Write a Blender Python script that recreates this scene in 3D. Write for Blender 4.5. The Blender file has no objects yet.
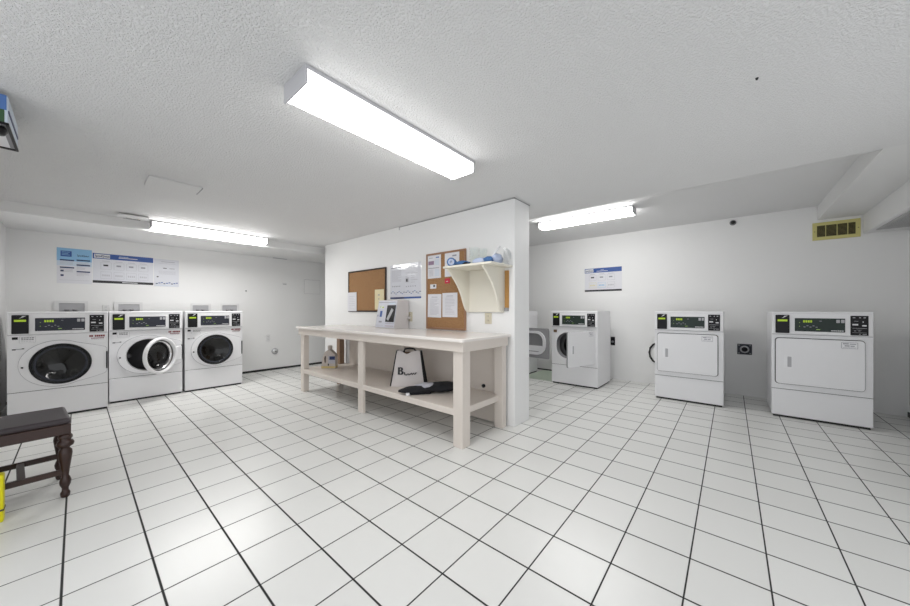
import bpy, bmesh, math, random
from mathutils import Vector, Matrix
random.seed(7)
PI = math.pi
C = bpy.context.scene.collection
sc = bpy.context.scene

# ------------------------------------------------------------------ camera, world, exposure
cam_d = bpy.data.cameras.new('camera')
cam_d.sensor_width = 36.0
cam_d.lens = 323.0 / 910.0 * 36.0
cam_d.shift_y = 6.5 / 910.0
cam_d.clip_start = 0.02
cam = bpy.data.objects.new('camera', cam_d)
cam.location = (0, 0, 1.10)
cam.rotation_euler = (PI / 2, 0, math.radians(40.5 - 90))
C.objects.link(cam)
sc.camera = cam
w = bpy.data.worlds.new('world')
sc.world = w
w.use_nodes = True
w.node_tree.nodes['Background'].inputs[0].default_value = (0.95, 0.97, 1.0, 1)
w.node_tree.nodes['Background'].inputs[1].default_value = 0.72
sc.view_settings.view_transform = 'Standard'
sc.view_settings.look = 'None'
sc.view_settings.gamma = 1
sc.view_settings.use_curve_mapping = False
sc.view_settings.exposure = 0.92
LAMP = (9.0, 27.0, 12.5)     # brightness of the three fluorescent lenses

# ------------------------------------------------------------------ materials
def mat(name, col, rough=0.5, metal=0.0, emit=None, estr=1.0, bump=None, spec=0.5, var=0.0):
    m = bpy.data.materials.new(name)
    m.use_nodes = True
    nt = m.node_tree
    b = nt.nodes['Principled BSDF']
    b.inputs['Base Color'].default_value = (*col, 1)
    b.inputs['Roughness'].default_value = rough
    b.inputs['Metallic'].default_value = metal
    b.inputs['Specular IOR Level'].default_value = spec
    if emit:
        b.inputs['Emission Color'].default_value = (*emit, 1)
        b.inputs['Emission Strength'].default_value = estr
    tc = nt.nodes.new('ShaderNodeTexCoord')
    if bump:
        n = nt.nodes.new('ShaderNodeTexNoise')
        n.inputs['Scale'].default_value = bump[0]
        n.inputs['Detail'].default_value = 3
        nt.links.new(tc.outputs['Object'], n.inputs['Vector'])
        bp = nt.nodes.new('ShaderNodeBump')
        bp.inputs['Strength'].default_value = bump[1]
        bp.inputs['Distance'].default_value = bump[2]
        nt.links.new(n.outputs['Fac'], bp.inputs['Height'])
        nt.links.new(bp.outputs['Normal'], b.inputs['Normal'])
    if var > 0:
        n = nt.nodes.new('ShaderNodeTexNoise')
        n.inputs['Scale'].default_value = 9
        n.inputs['Detail'].default_value = 4
        nt.links.new(tc.outputs['Object'], n.inputs['Vector'])
        mx = nt.nodes.new('ShaderNodeMixRGB')
        mx.inputs[1].default_value = (*[c * (1 - var) for c in col], 1)
        mx.inputs[2].default_value = (*[min(1, c * (1 + var)) for c in col], 1)
        nt.links.new(n.outputs['Fac'], mx.inputs[0])
        nt.links.new(mx.outputs[0], b.inputs['Base Color'])
    return m

def wood(name, c1, c2, rough=0.4, scale=(3, 40, 40)):
    m = mat(name, c1, rough)
    nt = m.node_tree
    b = nt.nodes['Principled BSDF']
    tc = nt.nodes.new('ShaderNodeTexCoord')
    mp = nt.nodes.new('ShaderNodeMapping')
    mp.inputs['Scale'].default_value = scale
    n = nt.nodes.new('ShaderNodeTexNoise')
    n.inputs['Scale'].default_value = 2.0
    n.inputs['Detail'].default_value = 5
    cr = nt.nodes.new('ShaderNodeMixRGB')
    cr.inputs[1].default_value = (*c1, 1)
    cr.inputs[2].default_value = (*c2, 1)
    nt.links.new(tc.outputs['Object'], mp.inputs[0])
    nt.links.new(mp.outputs[0], n.inputs['Vector'])
    nt.links.new(n.outputs['Fac'], cr.inputs[0])
    nt.links.new(cr.outputs[0], b.inputs['Base Color'])
    return m

def cork_mat():
    m = mat('cork', (0.42, 0.22, 0.09), 0.9)
    nt = m.node_tree
    b = nt.nodes['Principled BSDF']
    tc = nt.nodes.new('ShaderNodeTexCoord')
    n = nt.nodes.new('ShaderNodeTexNoise')
    n.inputs['Scale'].default_value = 120
    n.inputs['Detail'].default_value = 4
    r = nt.nodes.new('ShaderNodeValToRGB')
    r.color_ramp.elements[0].position = 0.3
    r.color_ramp.elements[0].color = (0.24, 0.12, 0.05, 1)
    r.color_ramp.elements[1].position = 0.7
    r.color_ramp.elements[1].color = (0.44, 0.25, 0.115, 1)
    nt.links.new(tc.outputs['Object'], n.inputs['Vector'])
    nt.links.new(n.outputs['Fac'], r.inputs[0])
    nt.links.new(r.outputs[0], b.inputs['Base Color'])
    return m

def glass_mat(name, tint, gloss=0.12, rough=0.05):
    m = bpy.data.materials.new(name)
    m.use_nodes = True
    nt = m.node_tree
    nt.nodes.remove(nt.nodes['Principled BSDF'])
    out = nt.nodes['Material Output']
    t = nt.nodes.new('ShaderNodeBsdfTransparent')
    t.inputs[0].default_value = (*tint, 1)
    g = nt.nodes.new('ShaderNodeBsdfGlossy')
    g.inputs['Roughness'].default_value = rough
    g.inputs[0].default_value = (0.95, 0.95, 0.95, 1)
    lw = nt.nodes.new('ShaderNodeLayerWeight')
    lw.inputs[0].default_value = 0.5
    pw = nt.nodes.new('ShaderNodeMath')
    pw.operation = 'POWER'
    pw.inputs[1].default_value = 4.0
    nt.links.new(lw.outputs['Facing'], pw.inputs[0])
    ad = nt.nodes.new('ShaderNodeMath')
    ad.operation = 'MULTIPLY_ADD'
    ad.inputs[1].default_value = 0.9
    ad.inputs[2].default_value = gloss
    ad.use_clamp = True
    mx = nt.nodes.new('ShaderNodeMixShader')
    nt.links.new(pw.outputs[0], ad.inputs[0])
    nt.links.new(ad.outputs[0], mx.inputs[0])
    nt.links.new(t.outputs[0], mx.inputs[1])
    nt.links.new(g.outputs[0], mx.inputs[2])
    nt.links.new(mx.outputs[0], out.inputs[0])
    return m

def floor_surface():
    m = mat('floor_tile', (0.7, 0.7, 0.68), 0.22)
    nt = m.node_tree
    N, L = nt.nodes, nt.links
    b = N['Principled BSDF']
    tc = N.new('ShaderNodeTexCoord')
    sp = N.new('ShaderNodeSeparateXYZ')
    L.new(tc.outputs['Object'], sp.inputs[0])
    def math_(op, a, bb=None, clamp=False):
        n = N.new('ShaderNodeMath')
        n.operation = op
        n.use_clamp = clamp
        for i, v in enumerate((a, bb)):
            if v is None:
                continue
            if hasattr(v, 'links') or hasattr(v, 'is_linked'):
                L.new(v, n.inputs[i])
            else:
                n.inputs[i].default_value = v
        return n.outputs[0]
    def line(coord, phase, pitch, half):
        u = math_('DIVIDE', math_('SUBTRACT', coord, phase), pitch)
        fr = math_('FRACT', u)
        d = math_('SUBTRACT', 0.5, math_('ABSOLUTE', math_('SUBTRACT', fr, 0.5)))   # 0 on the joint
        d = math_('MULTIPLY', d, pitch)
        mask = math_('SUBTRACT', 1.0, math_('DIVIDE', math_('SUBTRACT', d, half * 0.75), half * 0.5), True)
        mask = math_('MINIMUM', math_('MAXIMUM', mask, 0.0), 1.0)
        return mask, math_('FLOOR', u)
    mx_, ix = line(sp.outputs['X'], -0.039, 0.257, 0.0040)
    my_, iy = line(sp.outputs['Y'], 0.913, 0.2585, 0.0030)
    g = math_('MAXIMUM', mx_, my_)
    # per tile tone
    cb = N.new('ShaderNodeCombineXYZ')
    L.new(ix, cb.inputs[0]); L.new(iy, cb.inputs[1])
    wn = N.new('ShaderNodeTexWhiteNoise')
    wn.noise_dimensions = '2D'
    L.new(cb.outputs[0], wn.inputs['Vector'])
    tone = N.new('ShaderNodeMixRGB')
    tone.inputs[1].default_value = (0.72, 0.72, 0.70, 1)
    tone.inputs[2].default_value = (0.76, 0.76, 0.74, 1)
    L.new(wn.outputs['Value'], tone.inputs[0])
    mixc = N.new('ShaderNodeMixRGB')
    mixc.inputs[2].default_value = (0.02, 0.02, 0.02, 1)
    L.new(g, mixc.inputs[0]); L.new(tone.outputs[0], mixc.inputs[1])
    L.new(mixc.outputs[0], b.inputs['Base Color'])
    rr = N.new('ShaderNodeMixRGB')
    rr.inputs[1].default_value = (0.3, 0.3, 0.3, 1)
    rr.inputs[2].default_value = (0.9, 0.9, 0.9, 1)
    L.new(g, rr.inputs[0]); L.new(rr.outputs[0], b.inputs['Roughness'])
    n = N.new('ShaderNodeTexNoise')
    n.inputs['Scale'].default_value = 28
    n.inputs['Detail'].default_value = 4
    L.new(tc.outputs['Object'], n.inputs['Vector'])
    h = math_('SUBTRACT', math_('MULTIPLY', n.outputs['Fac'], 0.35), g)
    bp = N.new('ShaderNodeBump')
    bp.inputs['Strength'].default_value = 0.35
    bp.inputs['Distance'].default_value = 0.003
    L.new(h, bp.inputs['Height']); L.new(bp.outputs[0], b.inputs['Normal'])
    return m

def ceiling_mat():
    m = mat('ceiling_texture', (0.78, 0.78, 0.78), 0.75, spec=0.3)
    nt = m.node_tree
    N, L = nt.nodes, nt.links
    b = N['Principled BSDF']
    tc = N.new('ShaderNodeTexCoord')
    n1 = N.new('ShaderNodeTexNoise')
    n1.inputs['Scale'].default_value = 100
    n1.inputs['Detail'].default_value = 3
    n1.inputs['Roughness'].default_value = 0.6
    L.new(tc.outputs['Object'], n1.inputs['Vector'])
    r = N.new('ShaderNodeValToRGB')
    r.color_ramp.elements[0].position = 0.42
    r.color_ramp.elements[1].position = 0.62
    L.new(n1.outputs['Fac'], r.inputs[0])
    # the smoother plaster towards the dryers: stipple fades along X
    sp = N.new('ShaderNodeSeparateXYZ')
    L.new(tc.outputs['Object'], sp.inputs[0])
    mr = N.new('ShaderNodeMapRange')
    mr.inputs[1].default_value = 0.6
    mr.inputs[2].default_value = 3.4
    mr.inputs[3].default_value = 1.0
    mr.inputs[4].default_value = 0.12
    L.new(sp.outputs['X'], mr.inputs[0])
    mu = N.new('ShaderNodeMath')
    mu.operation = 'MULTIPLY'
    L.new(r.outputs[0], mu.inputs[0]); L.new(mr.outputs[0], mu.inputs[1])
    bp = N.new('ShaderNodeBump')
    bp.inputs['Strength'].default_value = 0.9
    bp.inputs['Distance'].default_value = 0.0055
    L.new(mu.outputs[0], bp.inputs['Height']); L.new(bp.outputs[0], b.inputs['Normal'])
    return m

M = {}
M['wall'] = mat('wall_paint', (0.83, 0.83, 0.825), 0.55, bump=(14, 0.12, 0.01))
M['ceiling'] = ceiling_mat()
M['soffit'] = mat('soffit_paint', (0.8, 0.8, 0.795), 0.7, bump=(30, 0.15, 0.006))
M['floor'] = floor_surface()
M['base'] = mat('black_base', (0.02, 0.02, 0.02), 0.6)
M['enamel'] = mat('white_enamel', (0.8, 0.8, 0.815), 0.3, bump=(40, 0.02, 0.002))
M['enamel2'] = mat('white_console', (0.83, 0.83, 0.845), 0.35)
M['seam'] = mat('grey_seam', (0.05, 0.05, 0.05), 0.6, spec=0.2)
M['black'] = mat('black_plastic', (0.008, 0.008, 0.01), 0.4, spec=0.25)
M['rubber'] = mat('black_rubber', (0.015, 0.015, 0.015), 0.6)
M['dgrey'] = mat('dark_panel', (0.035, 0.038, 0.052), 0.4, spec=0.25)
M['dgreen'] = mat('dark_green_panel', (0.028, 0.042, 0.037), 0.4, spec=0.25)
M['mgrey'] = mat('mid_grey', (0.22, 0.22, 0.23), 0.5)
M['lgrey'] = mat('light_grey', (0.45, 0.45, 0.47), 0.5)
M['greyplate'] = mat('grey_plate', (0.3, 0.3, 0.31), 0.5)
M['led'] = mat('green_led', (0.3, 0.42, 0.02), 0.4, emit=(0.5, 0.75, 0.02), estr=0.15)
M['ledtext'] = mat('faint_led', (0.2, 0.3, 0.1), 0.4, emit=(0.35, 0.6, 0.1), estr=0.3)
M['print'] = mat('white_print', (0.72, 0.72, 0.74), 0.5)
M['paper'] = mat('paper', (0.74, 0.74, 0.78), 0.5, bump=(12, 0.25, 0.01))
M['gloss'] = mat('laminated_paper', (0.72, 0.73, 0.78), 0.12, bump=(7, 0.35, 0.02))
M['ink'] = mat('black_ink', (0.03, 0.03, 0.035), 0.5)
M['greyink'] = mat('grey_ink', (0.3, 0.3, 0.34), 0.5)
M['paleink'] = mat('pale_ink', (0.5, 0.5, 0.54), 0.5)
M['blueink'] = mat('blue_ink', (0.03, 0.09, 0.33), 0.35)
M['navy'] = mat('navy_ink', (0.015, 0.03, 0.12), 0.4)
M['skyblue'] = mat('sky_blue_print', (0.26, 0.5, 0.74), 0.35)
M['paleblue'] = mat('pale_blue_print', (0.6, 0.68, 0.78), 0.35)
M['redink'] = mat('red_ink', (0.22, 0.015, 0.025), 0.5)
M['red'] = mat('red_card', (0.55, 0.02, 0.05), 0.5)
M['purple'] = mat('mauve_print', (0.3, 0.2, 0.3), 0.5)
M['yellowprint'] = mat('yellow_print', (0.72, 0.66, 0.35), 0.5)
M['sticky'] = mat('cream_note', (0.78, 0.7, 0.45), 0.6)
M['steel'] = mat('drum_steel', (0.1, 0.1, 0.105), 0.4, 0.7, bump=(90, 0.5, 0.003))
M['chrome'] = mat('chrome', (0.7, 0.7, 0.72), 0.15, 1.0)
M['doorglass'] = glass_mat('dark_door_glass', (0.16, 0.16, 0.165), 0.04)
M['clear'] = glass_mat('clear_glass', (0.95, 0.98, 0.97), 0.08)
M['film'] = glass_mat('clear_film', (0.9, 0.91, 0.92), 0.15, 0.2)
M['table'] = mat('cream_pink_paint', (0.69, 0.63, 0.575), 0.35, bump=(30, 0.06, 0.003))
M['tabletop'] = mat('cream_laminate', (0.82, 0.775, 0.74), 0.22)
M['shadedleg'] = wood('shaded_leg_brown', (0.3, 0.2, 0.13), (0.22, 0.14, 0.09))  # brown tone that paints in the shade on the back table leg
M['shelfpaint'] = mat('cream_shelf_paint', (0.78, 0.75, 0.66), 0.4)
M['cork'] = cork_mat()
M['darkframe'] = wood('dark_frame_wood', (0.035, 0.018, 0.01), (0.02, 0.011, 0.007), 0.65)
M['oakframe'] = wood('oak_frame', (0.36, 0.2, 0.12), (0.28, 0.15, 0.08))
M['oak'] = wood('oak_strip', (0.5, 0.27, 0.08), (0.36, 0.18, 0.05))
M['mahogany'] = wood('mahogany', (0.04, 0.014, 0.009), (0.018, 0.007, 0.005), 0.35)
M['vinyl'] = mat('brown_vinyl', (0.032, 0.023, 0.027), 0.45, bump=(60, 0.15, 0.003))
M['brass'] = mat('yellowed_vent', (0.62, 0.57, 0.22), 0.5)
M['brassdark'] = mat('vent_slat', (0.22, 0.19, 0.07), 0.5)
M['ventdark'] = mat('vent_dark', (0.03, 0.028, 0.015), 0.8)
M['ivory'] = mat('ivory_plastic', (0.62, 0.57, 0.45), 0.4)
M['whiteplastic'] = mat('white_plastic', (0.74, 0.74, 0.74), 0.35)
M['grille'] = mat('grey_grille', (0.5, 0.5, 0.5), 0.5)
M['beige'] = mat('beige_machine', (0.6, 0.57, 0.56), 0.45)
M['facia'] = mat('machine_facia', (0.62, 0.63, 0.7), 0.35)
M['canvas'] = mat('natural_canvas', (0.68, 0.64, 0.63), 0.9, bump=(160, 0.2, 0.003))
M['blackcloth'] = mat('black_cloth', (0.012, 0.012, 0.015), 0.9, bump=(40, 0.5, 0.01))
M['greycloth'] = mat('grey_cloth', (0.5, 0.5, 0.55), 0.9, bump=(40, 0.5, 0.01))
M['brownlining'] = mat('brown_lining', (0.16, 0.1, 0.06), 0.9)
M['jug'] = mat('beige_jug', (0.56, 0.5, 0.46), 0.35)
M['jugyellow'] = mat('yellow_liquid', (0.6, 0.48, 0.2), 0.35)
M['yellow'] = mat('yellow_plastic', (0.75, 0.68, 0.0), 0.4)
M['green'] = mat('green_card', (0.03, 0.09, 0.035), 0.5)
M['bluecard'] = mat('blue_card', (0.07, 0.16, 0.4), 0.5)
M['palebluecloth'] = mat('pale_blue_tissue', (0.5, 0.57, 0.75), 0.8, bump=(30, 0.5, 0.01))
M['bluecloth'] = mat('blue_tissue', (0.06, 0.15, 0.34), 0.8)
M['palegreen'] = mat('green_floor_reflection', (0.66, 0.76, 0.62), 0.4)  # greenish reflection off the floor tiles, put into a colour
for i, e in enumerate(LAMP):
    M['lens%d' % i] = mat('lamp_lens', (0.9, 0.9, 0.9), 0.4, emit=(1.0, 0.99, 0.97), estr=e)
    M['lensside%d' % i] = mat('lamp_lens_side', (0.9, 0.9, 0.9), 0.4, emit=(1.0, 0.99, 0.97), estr=(1.6, 6.0, 13.0)[i])
M['lampwhite'] = mat('lamp_housing', (0.5, 0.5, 0.52), 0.4)

# ------------------------------------------------------------------ mesh builder
TEXT = {}
def text_geo(s):
    if s not in TEXT:
        cu = bpy.data.curves.new('text', 'FONT')
        cu.body = s
        cu.size = 1.0
        o = bpy.data.objects.new('text', cu)
        C.objects.link(o)
        dg = bpy.context.evaluated_depsgraph_get()
        me = bpy.data.meshes.new_from_object(o.evaluated_get(dg))
        vs = [v.co.copy() for v in me.vertices]
        fs = [list(p.vertices) for p in me.polygons]
        bpy.data.objects.remove(o)
        bpy.data.curves.remove(cu)
        bpy.data.meshes.remove(me)
        TEXT[s] = (vs, fs)
    return TEXT[s]

class MB:
    def __init__(self):
        self.v, self.f, self.m, self.s, self.mats = [], [], [], [], []
    def mi(self, m):
        if m not in self.mats:
            self.mats.append(m)
        return self.mats.index(m)
    def add(self, vs, fs, m, smooth=False):
        o = len(self.v)
        self.v += [tuple(v) for v in vs]
        k = self.mi(m)
        for f in fs:
            self.f.append([i + o for i in f])
            self.m.append(k)
            self.s.append(smooth)
        return self
    def addbm(self, bm, m, smooth=False):
        bm.verts.index_update()
        self.add([v.co.copy() for v in bm.verts], [[v.index for v in f.verts] for f in bm.faces], m, smooth)
        bm.free()
        return self
    def box(self, a, b, m, bev=0.0, seg=2, mtx=None):
        x0, x1 = sorted((a[0], b[0])); y0, y1 = sorted((a[1], b[1])); z0, z1 = sorted((a[2], b[2]))
        bm = bmesh.new()
        vs = [bm.verts.new((x, y, z)) for x in (x0, x1) for y in (y0, y1) for z in (z0, z1)]
        for q in ((0, 1, 3, 2), (4, 6, 7, 5), (0, 4, 5, 1), (2, 3, 7, 6), (0, 2, 6, 4), (1, 5, 7, 3)):
            bm.faces.new([vs[i] for i in q])
        if bev > 0:
            bmesh.ops.bevel(bm, geom=bm.edges[:], offset=min(bev, 0.49 * min(x1 - x0, y1 - y0, z1 - z0)), segments=seg, affect='EDGES', profile=0.5)
        if mtx is not None:
            bmesh.ops.transform(bm, matrix=mtx, verts=bm.verts[:])
        return self.addbm(bm, m)
    def prism(self, pts, y0, y1, m, smooth=False):
        """outline pts (x, z) extruded along y"""
        n = len(pts)
        vs = [(p[0], y0, p[1]) for p in pts] + [(p[0], y1, p[1]) for p in pts]
        fs = [list(range(n)), list(range(2 * n - 1, n - 1, -1))]
        self.add(vs, fs, m, False)
        self.add(vs, [[i, i + n, (i + 1) % n + n, (i + 1) % n] for i in range(n)], m, smooth)
        return self
    def ringplate(self, outer, inner, y0, y1, m):
        """plate with a hole: outer and inner loops (x, z), from y0 (front) to y1"""
        bm = bmesh.new()
        lo = [bm.verts.new((p[0], y0, p[1])) for p in outer]
        li = [bm.verts.new((p[0], y0, p[1])) for p in inner]
        ed = []
        for l in (lo, li):
            for i in range(len(l)):
                ed.append(bm.edges.new((l[i], l[(i + 1) % len(l)])))
        bmesh.ops.triangle_fill(bm, edges=ed, use_beauty=True, normal=(0, -1, 0))
        def inside(x, z):
            r_ = False
            for i in range(len(inner)):
                (ax, az), (bx, bz) = inner[i], inner[i - 1]
                if (az > z) != (bz > z) and x < (bx - ax) * (z - az) / (bz - az) + ax:
                    r_ = not r_
            return r_
        dead = [f for f in bm.faces if inside(f.calc_center_median().x, f.calc_center_median().z)]
        bmesh.ops.delete(bm, geom=dead, context='FACES_ONLY')
        if abs(y1 - y0) > 1e-6:
            r = bmesh.ops.extrude_face_region(bm, geom=bm.faces[:])
            vv = [e for e in r['geom'] if isinstance(e, bmesh.types.BMVert)]
            bmesh.ops.translate(bm, vec=(0, y1 - y0, 0), verts=vv)
        bmesh.ops.recalc_face_normals(bm, faces=bm.faces[:])
        return self.addbm(bm, m)
    def lathe(self, prof, c, m, axis='z', seg=24, smooth=True, cap=True):
        vs, fs = [], []
        for (r, h) in prof:
            for k in range(seg):
                a = 2 * PI * k / seg
                if axis == 'z':
                    vs.append((c[0] + r * math.cos(a), c[1] + r * math.sin(a), c[2] + h))
                else:
                    vs.append((c[0] + r * math.cos(a), c[1] + h, c[2] + r * math.sin(a)))
        for i in range(len(prof) - 1):
            for k in range(seg):
                k2 = (k + 1) % seg
                q = [i * seg + k, i * seg + k2, (i + 1) * seg + k2, (i + 1) * seg + k]
                fs.append(q if axis == 'z' else q[::-1])
        self.add(vs, fs, m, smooth)
        if cap:
            o = len(self.v) - len(vs)
            k = self.mi(m)
            for i, rev in ((0, True), (len(prof) - 1, False)):
                if prof[i][0] > 1e-4:
                    loop = [o + i * seg + j for j in range(seg)]
                    if rev != (axis != 'z'):
                        loop = loop[::-1]
                    self.f.append(loop); self.m.append(k); self.s.append(False)
        return self
    def tube(self, pts, r, m, seg=10):
        pts = [Vector(p) for p in pts]
        vs, fs = [], []
        up = Vector((0, 0, 1))
        prev = None
        for i, p in enumerate(pts):
            d = (pts[min(i + 1, len(pts) - 1)] - pts[max(i - 1, 0)]).normalized()
            a = d.cross(up)
            if a.length < 0.05:
                a = d.cross(Vector((1, 0, 0)))
            a.normalize()
            if prev is not None and a.dot(prev) < 0:
                a = -a
            prev = a
            bb = d.cross(a).normalized()
            for k in range(seg):
                t = 2 * PI * k / seg
                vs.append(p + a * r * math.cos(t) + bb * r * math.sin(t))
        n = len(pts)
        for i in range(n - 1):
            for k in range(seg):
                k2 = (k + 1) % seg
                fs.append([i * seg + k, i * seg + k2, (i + 1) * seg + k2, (i + 1) * seg + k])
        fs.append(list(range(seg))[::-1])
        fs.append([(n - 1) * seg + k for k in range(seg)])
        return self.add(vs, fs, m, True)
    def text(self, s, x, z, size, m, y=-0.002, width=None):
        vs, fs = text_geo(s)
        if not vs:
            return self
        x0 = min(v.x for v in vs); x1 = max(v.x for v in vs)
        sx = size if width is None else width / (x1 - x0)
        for k in (0, 0.05 * sx):
            self.add([(x + (v.x - x0) * sx + k, y - k * 0.002, z + v.y * size) for v in vs], fs, m)
        return self
    def rect(self, x0, z0, x1, z1, m, y=-0.0015):
        return self.add([(x0, y, z0), (x1, y, z0), (x1, y, z1), (x0, y, z1)], [[0, 1, 2, 3]], m)
    def build(self, name, parent=None, loc=(0, 0, 0), rot=(0, 0, 0), fix=False):
        me = bpy.data.meshes.new(name)
        me.from_pydata(self.v, [], self.f)
        for mm in self.mats:
            me.materials.append(mm)
        me.polygons.foreach_set('material_index', self.m)
        me.polygons.foreach_set('use_smooth', self.s)
        if fix:
            bm = bmesh.new(); bm.from_mesh(me)
            bmesh.ops.recalc_face_normals(bm, faces=bm.faces[:])
            bm.to_mesh(me); bm.free()
        me.update()
        o = bpy.data.objects.new(name, me)
        C.objects.link(o)
        o.location = loc
        o.rotation_euler = rot
        if parent is not None:
            o.parent = parent
        return o

def tag(o, label, cat, group=None, kind=None):
    if label: o['label'] = label
    if cat: o['category'] = cat
    if group: o['group'] = group
    if kind: o['kind'] = kind
    return o

def thing(name, label, cat, loc=(0, 0, 0), rz=0.0, group=None):
    o = bpy.data.objects.new(name, None)
    o.empty_display_size = 0.1
    C.objects.link(o)
    o.location = loc
    o.rotation_euler = (0, 0, rz)
    return tag(o, label, cat, group)

def struct(name, mb, **k):
    o = mb.build(name, **k)
    o['kind'] = 'structure'
    return o

def ellipse(cx, cz, rx, rz, n=48):
    return [(cx + rx * math.cos(2 * PI * k / n), cz + rz * math.sin(2 * PI * k / n)) for k in range(n)]

def rrect(x0, z0, x1, z1, r, n=6):
    out = []
    for (cx, cz, a0) in ((x1 - r, z1 - r, 0), (x0 + r, z1 - r, PI / 2), (x0 + r, z0 + r, PI), (x1 - r, z0 + r, 1.5 * PI)):
        for k in range(n + 1):
            a = a0 + PI / 2 * k / n
            out.append((cx + r * math.cos(a), cz + r * math.sin(a)))
    return out

FACE_S = 0.0            # faces -Y (things on or along the washer wall)
FACE_W = -PI / 2        # faces -X (things on the partition or along the dryer wall)

# ------------------------------------------------------------------ the setting
X0, X1, Y0, Y1, H = -0.53, 5.53, -1.385, 6.35, 2.15
T = 0.12
struct('floor', MB().box((X0 - T, Y0 - T, -0.1), (X1 + T, Y1 + T, 0), M['floor']))
struct('wall_back', MB().box((X0 - T, Y1, 0), (X1 + T, Y1 + T, 2.5), M['wall']))
struct('wall_left', MB().box((X0 - T, 2.6, 0), (X0, Y1, 2.5), M['wall']))
struct('wall_right', MB().box((X1, Y0, 0), (X1 + T, Y1, 2.5), M['wall']))
struct('wall_front', MB().box((2.6, Y0 - T, 0), (X1 + T, Y0, 2.5), M['wall']))
# ceiling: flat over the room, rising into a shallow recess towards the dryer wall
CX, CX2, CY, CZ = 3.42, 3.93, -0.757, 2.288
SY = 5.305
mb = MB()
mb.add([(X0, Y0, H), (CX, Y0, H), (CX, Y1, H), (X0, Y1, H)], [[0, 3, 2, 1]], M['ceiling'])
mb.add([(CX, Y0, H), (X1, Y0, 2.125), (X1, CY, 2.125), (CX, CY, H)], [[0, 3, 2, 1]], M['soffit'])
mb.add([(CX, CY, H), (CX2, CY, CZ), (CX2, SY, CZ), (CX, SY, H)], [[0, 3, 2, 1]], M['ceiling'])
mb.add([(CX2, CY, CZ), (X1, CY, CZ), (X1, SY, CZ), (CX2, SY, CZ)], [[0, 3, 2, 1]], M['ceiling'])
mb.add([(CX, CY, H), (X1, CY, 2.125), (X1, CY, CZ), (CX2, CY, CZ)], [[0, 3, 2, 1]], M['soffit'])
mb.add([(X0 - T, Y0 - T, 2.5), (X1 + T, Y0 - T, 2.5), (X1 + T, Y1 + T, 2.5), (X0 - T, Y1 + T, 2.5)], [[0, 1, 2, 3]], M['ceiling'])
struct('ceiling', mb)
struct('trim_1', MB().box((X0, SY, 2.041), (X1, Y1, 2.30), M['soffit'], 0.004, 1))          # soffit above the washers
struct('trim_2', MB().box((X0, Y0, 1.92), (X1, -1.09, 2.16), M['soffit'], 0.004, 1))        # duct soffit at the right
# partition
PX, PX2, PY, PY2 = 2.655, 2.945, 1.536, 5.08
struct('wall_partition', MB().box((PX, PY, 0), (PX2, PY2, H), M['wall'], 0.006, 2))
mb = MB().box((PX - 0.004, PY - 0.004, 2.138), (PX + 0.01, 3.2, 2.1435), M['mgrey'])
mb.box((PX - 0.004, PY - 0.004, 2.138), (PX2 + 0.003, PY + 0.01, 2.1435), M['mgrey'])
mb.box((PX - 0.003, 3.185, 2.105), (PX + 0.01, 3.2, 2.138), M['lgrey'])
struct('trim_3', mb)
struct('baseboard_back', MB().box((X0, Y1 - 0.006, 0), (X1, Y1, 0.034), M['base']))
struct('baseboard_front', MB().box((2.6, Y0, 0), (X1, Y0 + 0.008, 0.05), M['base']))
struct('baseboard_right', MB().box((X1 - 0.006, 2.0, 0), (X1, Y1, 0.022), M['base']))

# ------------------------------------------------------------------ fluorescent fixtures
def fixture(label, cx0, cx1, cy0, cy1, z0, z1, n_, along='x'):
    L_ = (cx1 - cx0) if along == 'x' else (cy1 - cy0)
    W_ = (cy1 - cy0) if along == 'x' else (cx1 - cx0)
    t = thing('ceiling_light', label, 'light', ((cx0 + cx1) / 2, (cy0 + cy1) / 2, z1), 0 if along == 'x' else PI / 2, 'fluorescent ceiling lights')
    h = z1 - z0
    l, w2 = L_ / 2, W_ / 2
    MB().box((-l, -w2, -0.02), (l, w2, 0), M['lampwhite'], 0.002, 1).build('housing', t)
    for s in (-1, 1):
        MB().box((s * l, -w2, -h), (s * (l - 0.012), w2, -0.014), M['lampwhite'], 0.003, 1).build('end_cap', t)
    pts = [(-w2 + 0.002, -0.014), (-w2 + 0.004, -h * 0.72), (-w2 + 0.024, -h + 0.002), (w2 - 0.024, -h + 0.002), (w2 - 0.004, -h * 0.72), (w2 - 0.002, -0.014)]
    vs = [(x, p[0], p[1]) for x in (-l + 0.012, l - 0.012) for p in pts]
    n = len(pts)
    fs = [[i, i + n, i + 1 + n, i + 1] for i in range(n - 1)]
    lb = MB()
    for i, f_ in enumerate(fs):
        lb.add(vs, [f_], M['lens%d' % n_] if 0 < i < n - 2 else M['lensside%d' % n_])
    lb.build('lens', t, fix=False)
    return t
fixture('long white fluorescent light on the ceiling nearest the viewer', 0.63, 1.825, 1.375, 1.597, 2.065, 2.15, 0)
fixture('fluorescent ceiling light above the three washers by the soffit', 0.565, 1.82, 5.15, 5.302, 2.065, 2.15, 1)
fixture('fluorescent ceiling light behind the partition above the dryers', 4.09, 4.275, 0.845, 2.0, 2.205, 2.288, 2, 'y')

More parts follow.
